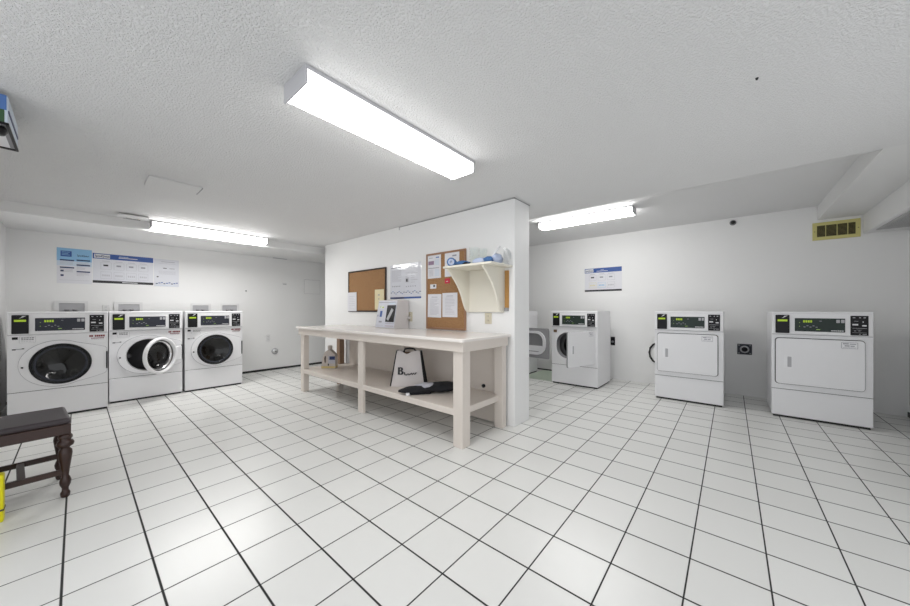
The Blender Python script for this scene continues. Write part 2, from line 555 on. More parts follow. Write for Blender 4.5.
# ------------------------------------------------------------------ washers and dryers
MW, MH, MD = 0.66, 1.075, 0.70
def cabinet(t, hole, depth):
    y0 = 0.0
    b = MB()
    z0 = 0.022
    b.ringplate([(0, z0), (MW, z0), (MW, MH), (0, MH)], hole, 0, 0, M['enamel'])
    b.add([(0, 0, z0), (0, depth, z0), (0, depth, MH), (0, 0, MH)], [[0, 1, 2, 3][::-1]], M['enamel'])
    b.add([(MW, 0, z0), (MW, depth, z0), (MW, depth, MH), (MW, 0, MH)], [[0, 1, 2, 3]], M['enamel'])
    b.add([(0, depth, z0), (MW, depth, z0), (MW, depth, MH), (0, depth, MH)], [[0, 1, 2, 3][::-1]], M['enamel'])
    b.add([(0, 0, MH), (MW, 0, MH), (MW, depth, MH), (0, depth, MH)], [[0, 1, 2, 3]], M['enamel'])
    b.add([(0, 0, z0), (MW, 0, z0), (MW, depth, z0), (0, depth, z0)], [[0, 3, 2, 1]], M['enamel'])
    b.build('cabinet', t)
    MB().box((0.012, 0.012, 0), (MW - 0.012, depth - 0.012, 0.022), M['rubber']).build('plinth', t)
    k = MB().box((0.001, -0.004, 0.03), (MW - 0.001, 0.0, 0.287), M['enamel'], 0.002, 1)
    k.build('kick_panel', t)
    MB().box((0.0, -0.002, 0.2875), (MW, 0.0, 0.2915), M['seam']).build('seam', t)

def console(t, panelmat):
    b = MB().box((0.0, -0.014, 0.852), (MW, 0.0, MH + 0.002), M['enamel2'], 0.008, 3)
    b.box((0.002, -0.003, 0.846), (MW - 0.002, 0, 0.851), M['lgrey'])
    b.box((0.01, -0.0155, 1.058), (MW - 0.01, -0.012, 1.0595), M['lgrey'])
    cp = b.build('console', t)
    r = MB().box((0.027, -0.03, 0.862), (0.128, -0.012, 1.046), M['black'], 0.006, 2).build('card_reader', t)
    MB().box((0.042, -0.032, 0.98), (0.112, -0.029, 1.0), M['led']).build('card_slot', r)
    MB().add([(0.07, -0.0306, 1.012), (0.085, -0.0306, 1.018), (0.108, -0.0306, 1.034), (0.115, -0.0306, 1.04), (0.09, -0.0306, 1.036), (0.083, -0.0306, 1.022)], [[0, 1, 2, 3, 4, 5]], M['print']).build('emblem', r)
    m = MB().box((0.165, -0.019, 0.884), (0.492, -0.013, 1.014), panelmat, 0.002, 1)
    yy = -0.0198
    for i in range(4):
        m.rect(0.222 + i * 0.016, 0.972, 0.234 + i * 0.016, 0.994, M['led'], yy)
    m.rect(0.195, 0.968, 0.2, 0.973, M['ledtext'], yy); m.rect(0.195, 0.93, 0.2, 0.936, M['ledtext'], yy)
    for i in range(5):
        m.rect(0.225 + i * 0.02, 0.925 + (i % 2) * 0.012, 0.238 + i * 0.02, 0.931 + (i % 2) * 0.012, M['greyink'], yy)
    m.rect(0.31, 0.902, 0.335, 0.907, M['ledtext'], yy)
    m.rect(0.33, 0.985, 0.345, 0.99, M['greyink'], yy)
    for i in range(6):
        m.rect(0.405 + i * 0.0132, 0.893, 0.4165 + i * 0.0132, 0.901, M['print'], yy)
    m.rect(0.18, 0.89, 0.183, 0.895, M['greyink'], yy)
    d = m.build('display_panel', t)
    for x in (0.437, 0.466):
        MB().box((x, -0.0225, 0.972), (x + 0.022, -0.019, 1.003), M['lgrey'], 0.002, 1).build('button', d)
    m = MB().box((0.524, -0.019, 0.86), (0.63, -0.013, 1.042), M['black'], 0.002, 1)
    for (x, z, w_, h_) in ((0.537, 1.02, 0.015, 0.008), (0.575, 1.02, 0.01, 0.008), (0.6, 1.02, 0.014, 0.008), (0.535, 0.953, 0.034, 0.014), (0.592, 0.945, 0.026, 0.012), (0.595, 0.98, 0.006, 0.01), (0.535, 0.925, 0.085, 0.003), (0.545, 0.9, 0.012, 0.004), (0.57, 0.9, 0.012, 0.004), (0.535, 0.885, 0.085, 0.002), (0.575, 0.87, 0.008, 0.005), (0.595, 0.87, 0.024, 0.005), (0.545, 0.99, 0.025, 0.003), (0.56, 0.91, 0.03, 0.002)):
        m.rect(x, z, x + w_, z + h_, M['lgrey'] if h_ < 0.01 else M['print'], yy)
    m.build('instruction_plate', t)

def label_plate(t, x0, z0, x1, z1, name='info_label', y=-0.0012, big=False):
    b = MB().box((x0, y - 0.0008, z0), (x1, 0.0, z1), M['enamel2'])
    yy = y - 0.0012
    h = z1 - z0; ww = x1 - x0
    for (a, c, d, e) in ((0, 0, 1, .03), (0, .97, 1, 1), (0, 0, .02, 1), (.98, 0, 1, 1)):
        b.rect(x0 + a * ww, z0 + c * h, x0 + d * ww, z0 + e * h, M['lgrey'], yy)
    for i, fr in enumerate((0.72, 0.45, 0.2)):
        x = x0 + 0.12 * ww
        while x < x1 - 0.15 * ww:
            l = random.uniform(0.1, 0.2) * ww
            b.rect(x, z0 + fr * h, x + l, z0 + (fr + (0.16 if i < 2 else 0.06)) * h, M['mgrey'] if i < 2 else M['lgrey'], yy)
            x += l + 0.03 * ww
    return b.build(name, t)

GC, GR = (0.333, 0.542), 0.192      # door centre and glass radius
def teardrop():
    cx, cz, rx, rz = 0.315, 0.548, 0.25, 0.232
    pts = []
    n = 40
    for k in range(n + 1):
        a = math.radians(62) + math.radians(236) * k / n
        pts.append((cx + rx * math.cos(a), cz + rz * math.sin(a)))
    pts += [(0.56, 0.377), (0.635, 0.405), (0.648, 0.42), (0.648, 0.675), (0.635, 0.69), (0.56, 0.716)]
    return pts

def washer(label, loc, open_=0.0):
    t = thing('front_load_washer', label, 'washing machine', loc, FACE_S, 'row of front-load washers')
    hole = ellipse(GC[0], GC[1], 0.19, 0.19)
    cabinet(t, hole, MD)
    console(t, M['dgrey'])
    # recessed bezel around the porthole
    b = MB().ringplate(teardrop(), ellipse(GC[0], GC[1], 0.197, 0.197), -0.012, -0.0005, M['enamel2'])
    bz = b.build('bezel', t)
    MB().ringplate([(p[0] * 1.012 - 0.0045, (p[1] - 0.548) * 1.03 + 0.548) for p in teardrop()], ellipse(GC[0], GC[1], 0.2, 0.2), -0.0012, -0.0006, M['lgrey']).build('bezel_shadow_line', bz)
    b = MB().lathe([(0.197, -0.01), (0.185, 0.03)], (GC[0], 0, GC[1]), M['rubber'], 'y', 48, cap=False)
    b.build('gasket', t)
    b = MB().lathe([(0.185, 0.03), (0.215, 0.05), (0.22, 0.4), (0.2, 0.42), (0.0, 0.43)], (GC[0], 0, GC[1]), M['steel'], 'y', 48, cap=False)
    for k in range(3):
        a = 2 * PI * k / 3 + 0.5
        m4 = Matrix.Translation((GC[0], 0, GC[1])) @ Matrix.Rotation(a, 4, 'Y')
        b.box((-0.025, 0.07, 0.14), (0.025, 0.4, 0.22), M['steel'], 0.015, 2, m4)
    b.build('drum', t)
    # the porthole door, hinged at the right
    hx = 0.635
    g = GC[0] - hx
    d = MB()
    prof = [(0.196, 0.0), (0.218, -0.004), (0.222, -0.02), (0.216, -0.036), (0.2, -0.042), (0.188, -0.032), (0.186, 0.0)]
    if open_ == 0:
        prof = [(0.198, 0.012), (0.208, -0.004), (0.205, -0.012), (0.2, -0.016), (0.19, -0.012), (0.188, 0.012)]
    dm = M['enamel2'] if open_ else M['black']
    d.lathe(prof, (g, 0, GC[1]), dm, 'y', 48, cap=False)
    if open_:
        d.box((g + 0.2, -0.03, GC[1] - 0.09), (-0.004, -0.006, GC[1] + 0.09), M['enamel2'], 0.008, 2)
    dr = d.build('door', t, (hx, -0.014, 0), (0, 0, open_))
    gp = [(0.189, -0.01), (0.165, -0.004), (0.155, 0.03), (0.14, 0.06), (0.09, 0.085), (0.0, 0.092)] if open_ else [(0.189, -0.007), (0.155, 0.002), (0.12, 0.018), (0.08, 0.03), (0.0, 0.036)]
    gl = MB().lathe(gp, (g, 0, GC[1]), M['doorglass'], 'y', 48, cap=False)
    gl.build('door_glass', dr)
    if open_:
        MB().lathe([(0.186, 0.004), (0.168, -0.014), (0.16, 0.012)], (g, 0, GC[1]), M['chrome'], 'y', 48, cap=False).build('door_rim', dr)
    else:
        MB().lathe([(0.186, -0.002), (0.17, -0.009), (0.16, 0.004)], (g, 0, GC[1]), M['dgrey'], 'y', 48, cap=False).build('door_rim', dr)
    MB().box((0.645, -0.022, 0.45), (0.657, -0.004, 0.64), M['black'], 0.004, 2).build('hinge', t)
    MB().box((0.028, -0.0025, 0.806), (0.062, 0, 0.83), M['black']).build('sticker', t)
    label_plate(t, 0.07, 0.772, 0.168, 0.832)
    b = MB().box((0.51, -0.0014, 0.742), (0.648, 0, 0.838), M['enamel2'])
    yy = -0.002
    for x, w_ in ((0.522, 0.012), (0.536, 0.014), (0.562, 0.012), (0.576, 0.014), (0.592, 0.012), (0.606, 0.014), (0.622, 0.014)):
        b.rect(x, 0.802, x + w_, 0.823, M['redink'], yy)
    for i in range(9):
        b.rect(0.535 + i * 0.0108, 0.784, 0.5445 + i * 0.0108, 0.793, M['redink'], yy)
    for i in range(6):
        b.rect(0.538 + i * 0.016, 0.772, 0.549 + i * 0.016, 0.776, M['lgrey'], yy)
    b.build('warning_label', t)
    b = MB().box((0.028, -0.003, 0.704), (0.05, 0, 0.714), M['black'])
    b.box((0.05, -0.0025, 0.708), (0.085, 0, 0.714), M['greyink']); b.box((0.085, -0.003, 0.71), (0.1, 0, 0.719), M['black'])
    b.build('brand_badge', t)
    MB().lathe([(0.008, 0), (0.008, -0.015), (0.0, -0.016)], (0.088, -0.012, 0.53), M['black'], 'y', 12).build('door_latch', t)
    return t

washer('white front-load washer nearest the left wall with its dark porthole door shut', (-0.435, 5.275, 0))
washer('middle white washer with its round porthole door hanging open', (0.243, 5.495, 0), math.radians(41))
washer('right-hand white washer beside bare wall with its porthole door shut', (0.929, 5.495, 0))

def dryer(label, loc, open_=0.0):
    t = thing('tumble_dryer', label, 'dryer', loc, FACE_W, 'coin-free tumble dryers along the wall')
    hole = rrect(0.075, 0.385, 0.545, 0.765, 0.16, 8)
    cabinet(t, hole, 0.61)
    console(t, M['dgreen'])
    b = MB()
    n = len(hole)
    vs = [(p[0], 0.0, p[1]) for p in hole] + [(p[0] * 0.9 + 0.03, 0.06, p[1] * 0.92 + 0.046) for p in hole]
    b.add(vs, [[i, (i + 1) % n, (i + 1) % n + n, i + n] for i in range(n)], M['mgrey'], True)
    b.lathe([(0.16, 0.06), (0.27, 0.065), (0.27, 0.5), (0.0, 0.51)], (0.32, 0, 0.575), M['steel'], 'y', 40, cap=False)
    b.build('drum', t)
    if open_:
        b = MB().ringplate(rrect(0.05, 0.36, 0.575, 0.79, 0.14, 8), hole, -0.004, 0.0, M['enamel2'])
        b.build('opening_rim', t)
    # door panel, hinged at the right
    hx = 0.608
    d = MB().prism(rrect(0.03 - hx, 0.348, 0, 0.808, 0.025, 4), -0.022, 0.0, M['enamel'])
    dr = d.build('door', t, (hx, -0.004, 0), (0, 0, open_))
    if not open_:
        MB().prism(rrect(0.0235, 0.3415, 0.6145, 0.8145, 0.028, 4), -0.0035, 0.0, M['seam']).build('door_gap', t)
    h = MB().ringplate(rrect(0.088 - hx, 0.508, 0.15 - hx, 0.638, 0.008, 3), rrect(0.112 - hx, 0.52, 0.142 - hx, 0.626, 0.006, 3), -0.026, -0.0221, M['enamel2'])
    h.box((0.113 - hx, -0.0232, 0.521), (0.141 - hx, -0.0222, 0.625), M['lgrey'])
    h.build('handle', dr)
    b = MB()
    lx0, lz0, lx1, lz1 = 0.467 - hx, 0.735, 0.567 - hx, 0.793
    yy = -0.0226
    b.box((lx0, -0.0224, lz0), (lx1, -0.0218, lz1), M['enamel2'])
    for (a, c, dd, e) in ((0, 0, 1, .05), (0, .95, 1, 1), (0, 0, .03, 1), (.97, 0, 1, 1), (.1, .68, .45, .85), (.5, .68, .9, .8), (.2, .35, .5, .52), (.55, .35, .8, .5), (.1, .15, .9, .2)):
        b.rect(lx0 + a * .1, lz0 + c * .058, lx0 + dd * .1, lz0 + e * .058, M['greyink'], -0.0228)
    b.build('info_label', dr)
    if open_:
        # inner liner of the door: grey sheet, pale oval ring, dark lint well
        b = MB().prism(rrect(0.029 - hx, 0.347, -0.006, 0.809, 0.022, 4), -0.012, 0.004, M['greyplate'])
        ln = b.build('door_liner', dr)
        b = MB().ringplate(rrect(0.085 - hx, 0.40, 0.545 - hx, 0.765, 0.15, 8), rrect(0.125 - hx, 0.44, 0.505 - hx, 0.73, 0.12, 8), 0.03, 0.004, M['print'])
        b.build('door_ring', ln)
        b = MB().box((0.12 - hx, 0.006, 0.46), (0.51 - hx, 0.012, 0.72), M['mgrey'], 0.003, 1)
        b.box((0.14 - hx, 0.012, 0.455), (0.49 - hx, 0.014, 0.54), M['print'])
        b.build('lint_well', ln)
        MB().box((0.6, -0.01, 0.62), (0.612, -0.002, 0.72), M['black']).build('hinge', t)
        MB().box((0.6, -0.01, 0.43), (0.612, -0.002, 0.53), M['black']).build('hinge', t)
        MB().box((0.03, -0.003, 0.76), (0.08, 0, 0.8), M['brownlining']).build('sticker', t)
    else:
        MB().box((0.026, -0.006, 0.70), (0.031, -0.001, 0.75), M['black']).build('latch', t)
    return t

dryer('white dryer at the far right with a smooth closed door and duct grille above', (4.69, -0.322, 0))
dryer('white dryer with closed door standing between two wall sockets', (4.695, 0.722, 0))
dryer('white dryer with its door half open beside the partition end', (4.65, 2.052, 0), math.radians(74))
dryer('white dryer mostly hidden behind the partition with its door swung wide open', (4.69, 3.265, 0), math.radians(174))

# ------------------------------------------------------------------ folding table
t = thing('folding_table', 'long cream wooden laundry table with a lower shelf against the partition', 'table', (1.92, 1.57, 0))
# local: x -> +X (towards partition), y -> +Y
TX, TL = 0.731, 2.905
b = MB()
pts = []
for (cx, cy, a0) in ((TX, TL, 0), (0.02, TL - 0.02, PI / 2), (0.03, 0.03, PI), (TX, 0, 0)):
    if (cx, cy) in ((TX, TL), (TX, 0)):
        pts.append((cx, cy))
    else:
        r = 0.02 if cy > 1 else 0.03
        for k in range(6):
            a = a0 + PI / 2 * k / 5
            pts.append((cx + r * math.cos(a), cy + r * math.sin(a)))
bm = bmesh.new()
fv = [bm.verts.new((p[0], p[1], 0.845)) for p in pts]
f = bm.faces.new(fv)
r = bmesh.ops.extrude_face_region(bm, geom=[f])
vv = [e for e in r['geom'] if isinstance(e, bmesh.types.BMVert)]
bmesh.ops.translate(bm, vec=(0, 0, 0.025), verts=vv)
te = [e for e in bm.edges if all(abs(v.co.z - 0.87) < 1e-5 for v in e.verts)]
bmesh.ops.bevel(bm, geom=te, offset=0.008, segments=2, affect='EDGES', profile=0.5)
bmesh.ops.recalc_face_normals(bm, faces=bm.faces[:])
b.addbm(bm, M['tabletop'])
b.build('tabletop', t)
b = MB()
b.box((0.026, 0.012, 0.765), (0.044, TL - 0.03, 0.8445), M['table'], 0.002, 1)
b.box((0.044, 0.012, 0.765), (TX - 0.035, 0.03, 0.8445), M['table'], 0.002, 1)
b.box((0.044, TL - 0.048, 0.765), (TX - 0.035, TL - 0.03, 0.8445), M['table'], 0.002, 1)
b.build('apron', t)
def leg(x0, y0, x1, y1, m='table', z1=0.8445):
    MB().box((x0, y0, 0), (x1, y1, z1), M[m], 0.003, 1).build('leg', t)
leg(0.0455, 0.0315, 0.146, 0.13)
leg(0.046, 1.39, 0.078, 1.485)
leg(0.046, 2.762, 0.116, 2.85)
leg(0.628, 0.032, 0.695, 0.122)
leg(0.615, 1.39, 0.69, 1.485)
leg(0.58, 2.785, 0.655, 2.872, 'shadedleg')  # far back leg, its shade put into the brown colour
b = MB().box((0.05, 0.075, 0.246), (0.70, TL - 0.035, 0.30), M['table'], 0.003, 1)
b.build('shelf', t)
MB().box((0.70, 0.05, 0.01), (0.715, 2.72, 0.8445), M['table'], 0.002, 1).build('back_panel', t)
MB().box((0.70, 2.80, 0.30), (0.715, 2.82, 0.8445), M['print']).build('batten', t)

# ------------------------------------------------------------------ on the table shelf
# canvas bag
t = thing('tote_bag', 'natural canvas bag with black side edges standing on the table shelf', 'bag', (2.28, 2.58, 0.3), math.radians(-55.7))
W0, W1, D0, D1, HB = 0.182, 0.127, 0.075, 0.035, 0.37
def bag_front(y_b, y_t, flip):
    vs, fs = [], []
    nx, nz = 12, 12
    for j in range(nz + 1):
        v = j / nz
        for i in range(nx + 1):
            u = i / nx * 2 - 1
            hw = W0 + (W1 - W0) * v
            dip = -0.035 * math.exp(-((u + 0.15) / 0.35) ** 2) * v ** 3
            wob = 0.008 * math.sin(5 * u + 3 * v) * math.sin(PI * v)
            vs.append((u * hw, (y_b + (y_t - y_b) * v + wob) * 1.0, v * HB + dip))
    for j in range(nz):
        for i in range(nx):
            q = [j * (nx + 1) + i, j * (nx + 1) + i + 1, (j + 1) * (nx + 1) + i + 1, (j + 1) * (nx + 1) + i]
            fs.append(q if not flip else q[::-1])
    return vs, fs
b = MB()
vs, fs = bag_front(-D0, -D1, False)
b.add(vs, fs, M['canvas'], True)
vs, fs = bag_front(D0, D1, True)
b.add(vs, fs, M['canvas'], True)
b.add([(-W0, -D0, 0.001), (W0, -D0, 0.001), (W0, D0, 0.001), (-W0, D0, 0.001)], [[0, 3, 2, 1]], M['canvas'])
b.build('body', t)
for s in (-1, 1):
    b = MB()
    vs = [(s * W0, -D0, 0), (s * (W0 + 0.02), 0, 0), (s * W0, D0, 0), (s * W1, -D1, HB), (s * (W1 + 0.01), 0, HB), (s * W1, D1, HB)]
    b.add(vs, [[0, 1, 4, 3], [1, 2, 5, 4]], M['blackcloth'])
    b.tube([(s * W0, -D0 - 0.002, 0.004), (s * (W0 + W1) / 2, -(D0 + D1) / 2 - 0.002, HB / 2), (s * W1, -D1 - 0.002, HB)], 0.006, M['blackcloth'])
    b.build('side_gusset', t)
b = MB().add([(-W1 + 0.01, -D1 + 0.012, HB - 0.045), (W1 - 0.01, -D1 + 0.012, HB - 0.045), (W1 - 0.01, D1 - 0.012, HB - 0.02), (-W1 + 0.01, D1 - 0.012, HB - 0.02)], [[0, 1, 2, 3]], M['brownlining'])
b.build('lining', t)
b = MB().tube([(-0.07, D1 - 0.01, HB - 0.03), (-0.05, 0.005, HB + 0.012), (0.0, 0.0, HB + 0.022), (0.05, 0.005, HB + 0.014), (0.08, D1 - 0.01, HB - 0.03)], 0.009, M['blackcloth'])
b.build('handle', t)
b = MB()
lean = lambda z: -(D0 + (D1 - D0) * z / HB) - 0.012
vs, fs = text_geo('B')
x0 = min(v.x for v in vs)
b.add([(-0.105 + (v.x - x0) * 0.105, lean(0.125 + v.y * 0.11), 0.125 + v.y * 0.11) for v in vs], fs, M['ink'])
for k in range(2):
    b.add([(-0.105 + (v.x - x0) * 0.105 + 0.006 * (k + 1), lean(0.125 + v.y * 0.11) - 0.0005, 0.125 + v.y * 0.11) for v in vs], fs, M['ink'])
sq = [(-0.035, 0.185), (-0.03, 0.16), (-0.012, 0.158), (0.005, 0.172), (0.012, 0.16), (0.03, 0.168), (0.04, 0.178), (0.05, 0.163), (0.062, 0.178), (0.075, 0.165), (0.09, 0.185)]
sq = [(x, z - 0.035) for x, z in sq]
b.tube([(x, lean(z), z) for x, z in sq], 0.0055, M['ink'], 6)
b.build('lettering', t)

# folded black garment
def blob(mb, c, r, m, seed, amp=0.25, nu=20, nv=12, flat=True):
    rnd = random.Random(seed)
    ph = [rnd.uniform(0, 6.28) for _ in range(6)]
    vs, fs = [], []
    for j in range(nv + 1):
        th = PI * j / nv
        for i in range(nu):
            a = 2 * PI * i / nu
            k = 1 + amp * (math.sin(3 * a + ph[0]) * math.sin(th * 2 + ph[1]) * 0.5 + 0.4 * math.sin(5 * a + ph[2] + 3 * th) + 0.3 * math.sin(7 * th + ph[3] + 2 * a)) * math.sin(th)
            z = math.cos(th)
            x = c[0] + r[0] * k * math.sin(th) * math.cos(a)
            y = c[1] + r[1] * k * math.sin(th) * math.sin(a)
            zz = c[2] + r[2] * (z if not flat else (z + 1) * 0.5 * 2) * (k if not flat else (0.8 + 0.2 * k))
            vs.append((x, y, zz))
    for j in range(nv):
        for i in range(nu):
            i2 = (i + 1) % nu
            fs.append([j * nu + i, (j + 1) * nu + i, (j + 1) * nu + i2, j * nu + i2])
    mb.add(vs, fs, m, True)
    return mb
t = thing('folded_garment', 'crumpled black garment lying flat on the table shelf beside the canvas bag', 'clothing', (2.235, 2.225, 0.3), math.radians(-39))
# local x runs left to right as seen
b = MB()
blob(b, (0.11, 0.0, 0.001), (0.2, 0.11, 0.045), M['blackcloth'], 3, 0.22)
blob(b, (-0.14, -0.04, 0.001), (0.15, 0.08, 0.034), M['blackcloth'], 5, 0.3)
b.box((-0.2, -0.1, 0.001), (0.0, -0.06, 0.02), M['blackcloth'], 0.008, 2)
b.build('cloth', t)
b = MB()
blob(b, (-0.03, -0.01, 0.03), (0.10, 0.06, 0.032), M['greycloth'], 9, 0.35)
b.build('lining_patch', t)
MB().box((-0.24, -0.118, 0.002), (-0.205, -0.104, 0.026), M['print'], 0.002, 1).build('care_tag', t)

# detergent jug
t = thing('detergent_jug', 'beige detergent jug with a yellow base at the far end of the table shelf', 'jug', (2.243, 4.17, 0.3), math.radians(-50))
t.scale = (0.92, 0.92, 1.15)
b = MB()
prof = [(-0.105, 0), (0.105, 0), (0.105, 0.12), (0.095, 0.165), (0.05, 0.2), (0.03, 0.215), (-0.015, 0.215), (-0.05, 0.195), (-0.085, 0.13)]
hole = [(-0.058, 0.07), (-0.042, 0.062), (-0.03, 0.08), (-0.03, 0.14), (-0.044, 0.15), (-0.062, 0.12)]
b.ringplate(prof, hole, -0.05, 0.05, M['jug'])
b.build('body', t)
MB().box((-0.107, -0.052, 0.0), (0.107, 0.052, 0.034), M['jugyellow'], 0.01, 2).build('liquid', t)
MB().lathe([(0.026, 0), (0.026, 0.012), (0.032, 0.014), (0.032, 0.05), (0.028, 0.055), (0, 0.055)], (0.008, 0, 0.213), M['jug'], 'z', 20).build('cap', t)
b = MB().box((0.0, -0.0525, 0.06), (0.104, -0.05, 0.15), M['greycloth'])
b.box((0.02, -0.0545, 0.105), (0.1, -0.052, 0.145), M['navy']); b.box((-0.005, -0.0545, 0.035), (0.012, -0.052, 0.06), M['ink'])
b.build('front_label', t)

# payment kiosk on the tabletop
t = thing('payment_kiosk', 'grey card kiosk with sloping front panel standing on the table', 'kiosk', (2.412, 3.375, 0.8705), FACE_W)
b = MB()
KW, KH = 0.38, 0.345
vs = [(0, 0, 0), (KW, 0, 0), (KW, 0.222, 0), (0, 0.222, 0), (0.0, 0.065, KH), (KW, 0.065, KH), (KW, 0.222, KH), (0.0, 0.222, KH)]
b.add(vs, [[3, 2, 1, 0], [0, 1, 5, 4], [1, 2, 6, 5], [2, 3, 7, 6], [3, 0, 4, 7], [4, 5, 6, 7]], M['beige'])
b.build('housing', t)
sl = math.atan2(0.065, KH)
fp = MB().box((0.012, -0.006, 0.012), (KW - 0.012, -0.0005, 0.34), M['facia'], 0.003, 1)
yy = -0.0068
fp.rect(0.05, 0.245, 0.13, 0.28, M['print'], yy); fp.rect(0.1, 0.25, 0.128, 0.268, M['led'], yy - 0.0004); fp.rect(0.06, 0.255, 0.075, 0.278, M['ledtext'], yy - 0.0004)
fp.rect(0.07, 0.14, 0.115, 0.215, M['blueink'], yy); fp.rect(0.03, 0.145, 0.042, 0.165, M['navy'], yy); fp.rect(0.12, 0.18, 0.14, 0.21, M['paleblue'], yy)
fp.rect(0.22, 0.295, 0.34, 0.318, M['paleblue'], yy); fp.rect(0.07, 0.07, 0.13, 0.09, M['greyink'], yy); fp.rect(0.02, 0.318, 0.35, 0.325, M['greyink'], yy)
fp.rect(0.2, 0.06, 0.36, 0.064, M['greyink'], yy); fp.rect(0.02, 0.035, 0.16, 0.038, M['greyink'], yy); fp.rect(0.2, 0.03, 0.36, 0.034, M['redink'], yy)
fp = fp.build('front_panel', t, (0, 0, 0), (-sl, 0, 0))
b = MB().box((0.2, -0.014, 0.08), (0.36, -0.006, 0.285), M['black'], 0.004, 1)
b.build('card_recess', fp)
m4 = Matrix.Translation((0.28, -0.016, 0.17)) @ Matrix.Rotation(math.radians(28), 4, 'Y')
b = MB().box((-0.022, -0.004, -0.075), (0.022, 0.004, 0.075), M['lgrey'], 0.003, 1, m4)
b.build('card_slot', fp)

def plate(name, label, cat, loc, rz, w_, h_, m, extra=None, group=None, d=0.008):
    t = thing(name, label, cat, loc, rz, group)
    MB().box((0, -d, 0), (w_, 0, h_), m, 0.002, 1).build('cover_plate', t)
    if extra: extra(t, w_, h_, d)
    return t
def duplex(m):
    def f(t, w_, h_, d):
        for fz in (0.16, 0.56):
            s = MB().prism(rrect(w_ * 0.25, h_ * fz, w_ * 0.75, h_ * (fz + 0.28), 0.008, 3), -d - 0.003, -d, m)
            for x in (0.38, 0.58):
                s.rect(w_ * x, h_ * (fz + 0.1), w_ * x + 0.003, h_ * (fz + 0.2), M['ink'], -d - 0.0034)
            s.build('socket', t)
    return f
def plug(t, w_, h_, d):
    duplex(M['ivory'])(t, w_, h_, d)
    MB().box((w_ * 0.25, -d - 0.045, h_ * 0.25), (w_ * 0.75, -d - 0.003, h_ * 0.5), M['beige'], 0.006, 2).build('plug', t)
    MB().tube([(w_ * 0.5, -d - 0.04, h_ * 0.28), (w_ * 0.45, -d - 0.05, h_ * 0.0), (w_ * 0.0, -d - 0.05, -0.03), (-0.06, -d - 0.04, -0.06)], 0.004, M['beige'], 8).build('plug_cord', t)
plate('wall_outlet', 'ivory outlet on the partition with a plug beside the kiosk', 'outlet', (PX, 3.012, 0.955), FACE_W, 0.065, 0.115, M['ivory'], plug)
plate('wall_outlet', 'ivory outlet on the partition just below the bracket shelf', 'outlet', (PX, 1.87, 0.958), FACE_W, 0.08, 0.108, M['ivory'], duplex(M['ivory']))

# ------------------------------------------------------------------ sheets of paper
def lines(b, x0, x1, z0, z1, n, m, t=0.004, seed=0, y=-0.003):
    rnd = random.Random(seed)
    for i in range(n):
        z = z1 - (z1 - z0) * i / max(1, n - 1)
        e = x1 if rnd.random() < 0.7 else x0 + (x1 - x0) * rnd.uniform(0.5, 0.9)
        b.rect(x0, z, e, z + t, m, y)
def sheet(name, label, cat, loc, rz, w_, h_, m, fn=None, group=None, tilt=0.0, cb=0.0025):
    """flat print; loc is the lower left front corner on the wall; all print lies within the one mesh"""
    b = MB().box((0, -cb, 0), (w_, 0, h_), m)
    if fn: fn(b, w_, h_, -cb - 0.0008)
    o = b.build(name, None, loc, (0, tilt, rz))
    return tag(o, label, cat, group)

# signs above the washers
def f_blue(b, w_, h_, y):
    b.rect(0, h_ * 0.64, w_, h_, M['skyblue'], y)
    b.rect(0.0, h_ * 0.5, w_, h_ * 0.64, M['paleblue'], y)
    y -= 0.0006
    b.rect(0.03, h_ * 0.76, 0.12, h_ * 0.92, M['blueink'], y)
    lines(b, 0.04, 0.105, h_ * 0.8, h_ * 0.88, 3, M['skyblue'], 0.006, 1, y - 0.0005)
    b.text('SpeedQueen', 0.165, h_ * 0.79, 0.032, M['navy'], y, 0.1)
    for (x, z) in ((0.025, 0.64), (0.16, 0.66), (0.025, 0.43), (0.16, 0.52), (0.16, 0.33)):
        b.rect(x, h_ * z, x + 0.115, h_ * z + 0.016, M['navy'], y)
        lines(b, x, x + 0.105, h_ * z - 0.045, h_ * z - 0.014, 3, M['lgrey'], 0.004, int(z * 100), y)
    for z in (0.33, 0.2): b.rect(0.03, h_ * z, 0.055, h_ * z + 0.022, M['navy'], y)
    b.rect(0.02, h_ * 0.09, 0.27, h_ * 0.095, M['lgrey'], y)
sheet('notice_sheet', 'light blue and white notice above the left washer', 'poster', (-0.162, Y1, 1.43), FACE_S, 0.29, 0.442, M['paper'], f_blue, 'notices above the washers')
def icons(b, w_, h_, y, rows, cols, x0, xw, seed=1, col=None):
    rnd = random.Random(seed)
    for r in range(rows):
        for c in range(cols):
            x = x0 + c * xw / cols
            z = h_ * (0.47 - 0.32 * r)
            a, hh = xw / cols * 0.82, h_ * 0.24
            m = M['paleink'] if not (col and r == 1) else M[col[c % len(col)]]
            for q in ((x, z, x + a, z + 0.003), (x, z + hh - 0.003, x + a, z + hh), (x, z, x + 0.003, z + hh), (x + a - 0.003, z, x + a, z + hh)):
                b.rect(*q, m, y)
            if r == 0:
                b.rect(x + a * 0.25, z + hh * 0.45, x + a * 0.7, z + hh * 0.68, M['greyink'] if c else M['ink'], y)
                b.rect(x + a * 0.15, z + hh * 1.12, x + a * 0.85, z + hh * 1.2, M['paleink'], y)
            else:
                for i in range(4): b.rect(x + a * (0.15 + 0.19 * i), z + hh * 0.35, x + a * (0.27 + 0.19 * i), z + hh * 0.6, m if col else M['paleink'], y)
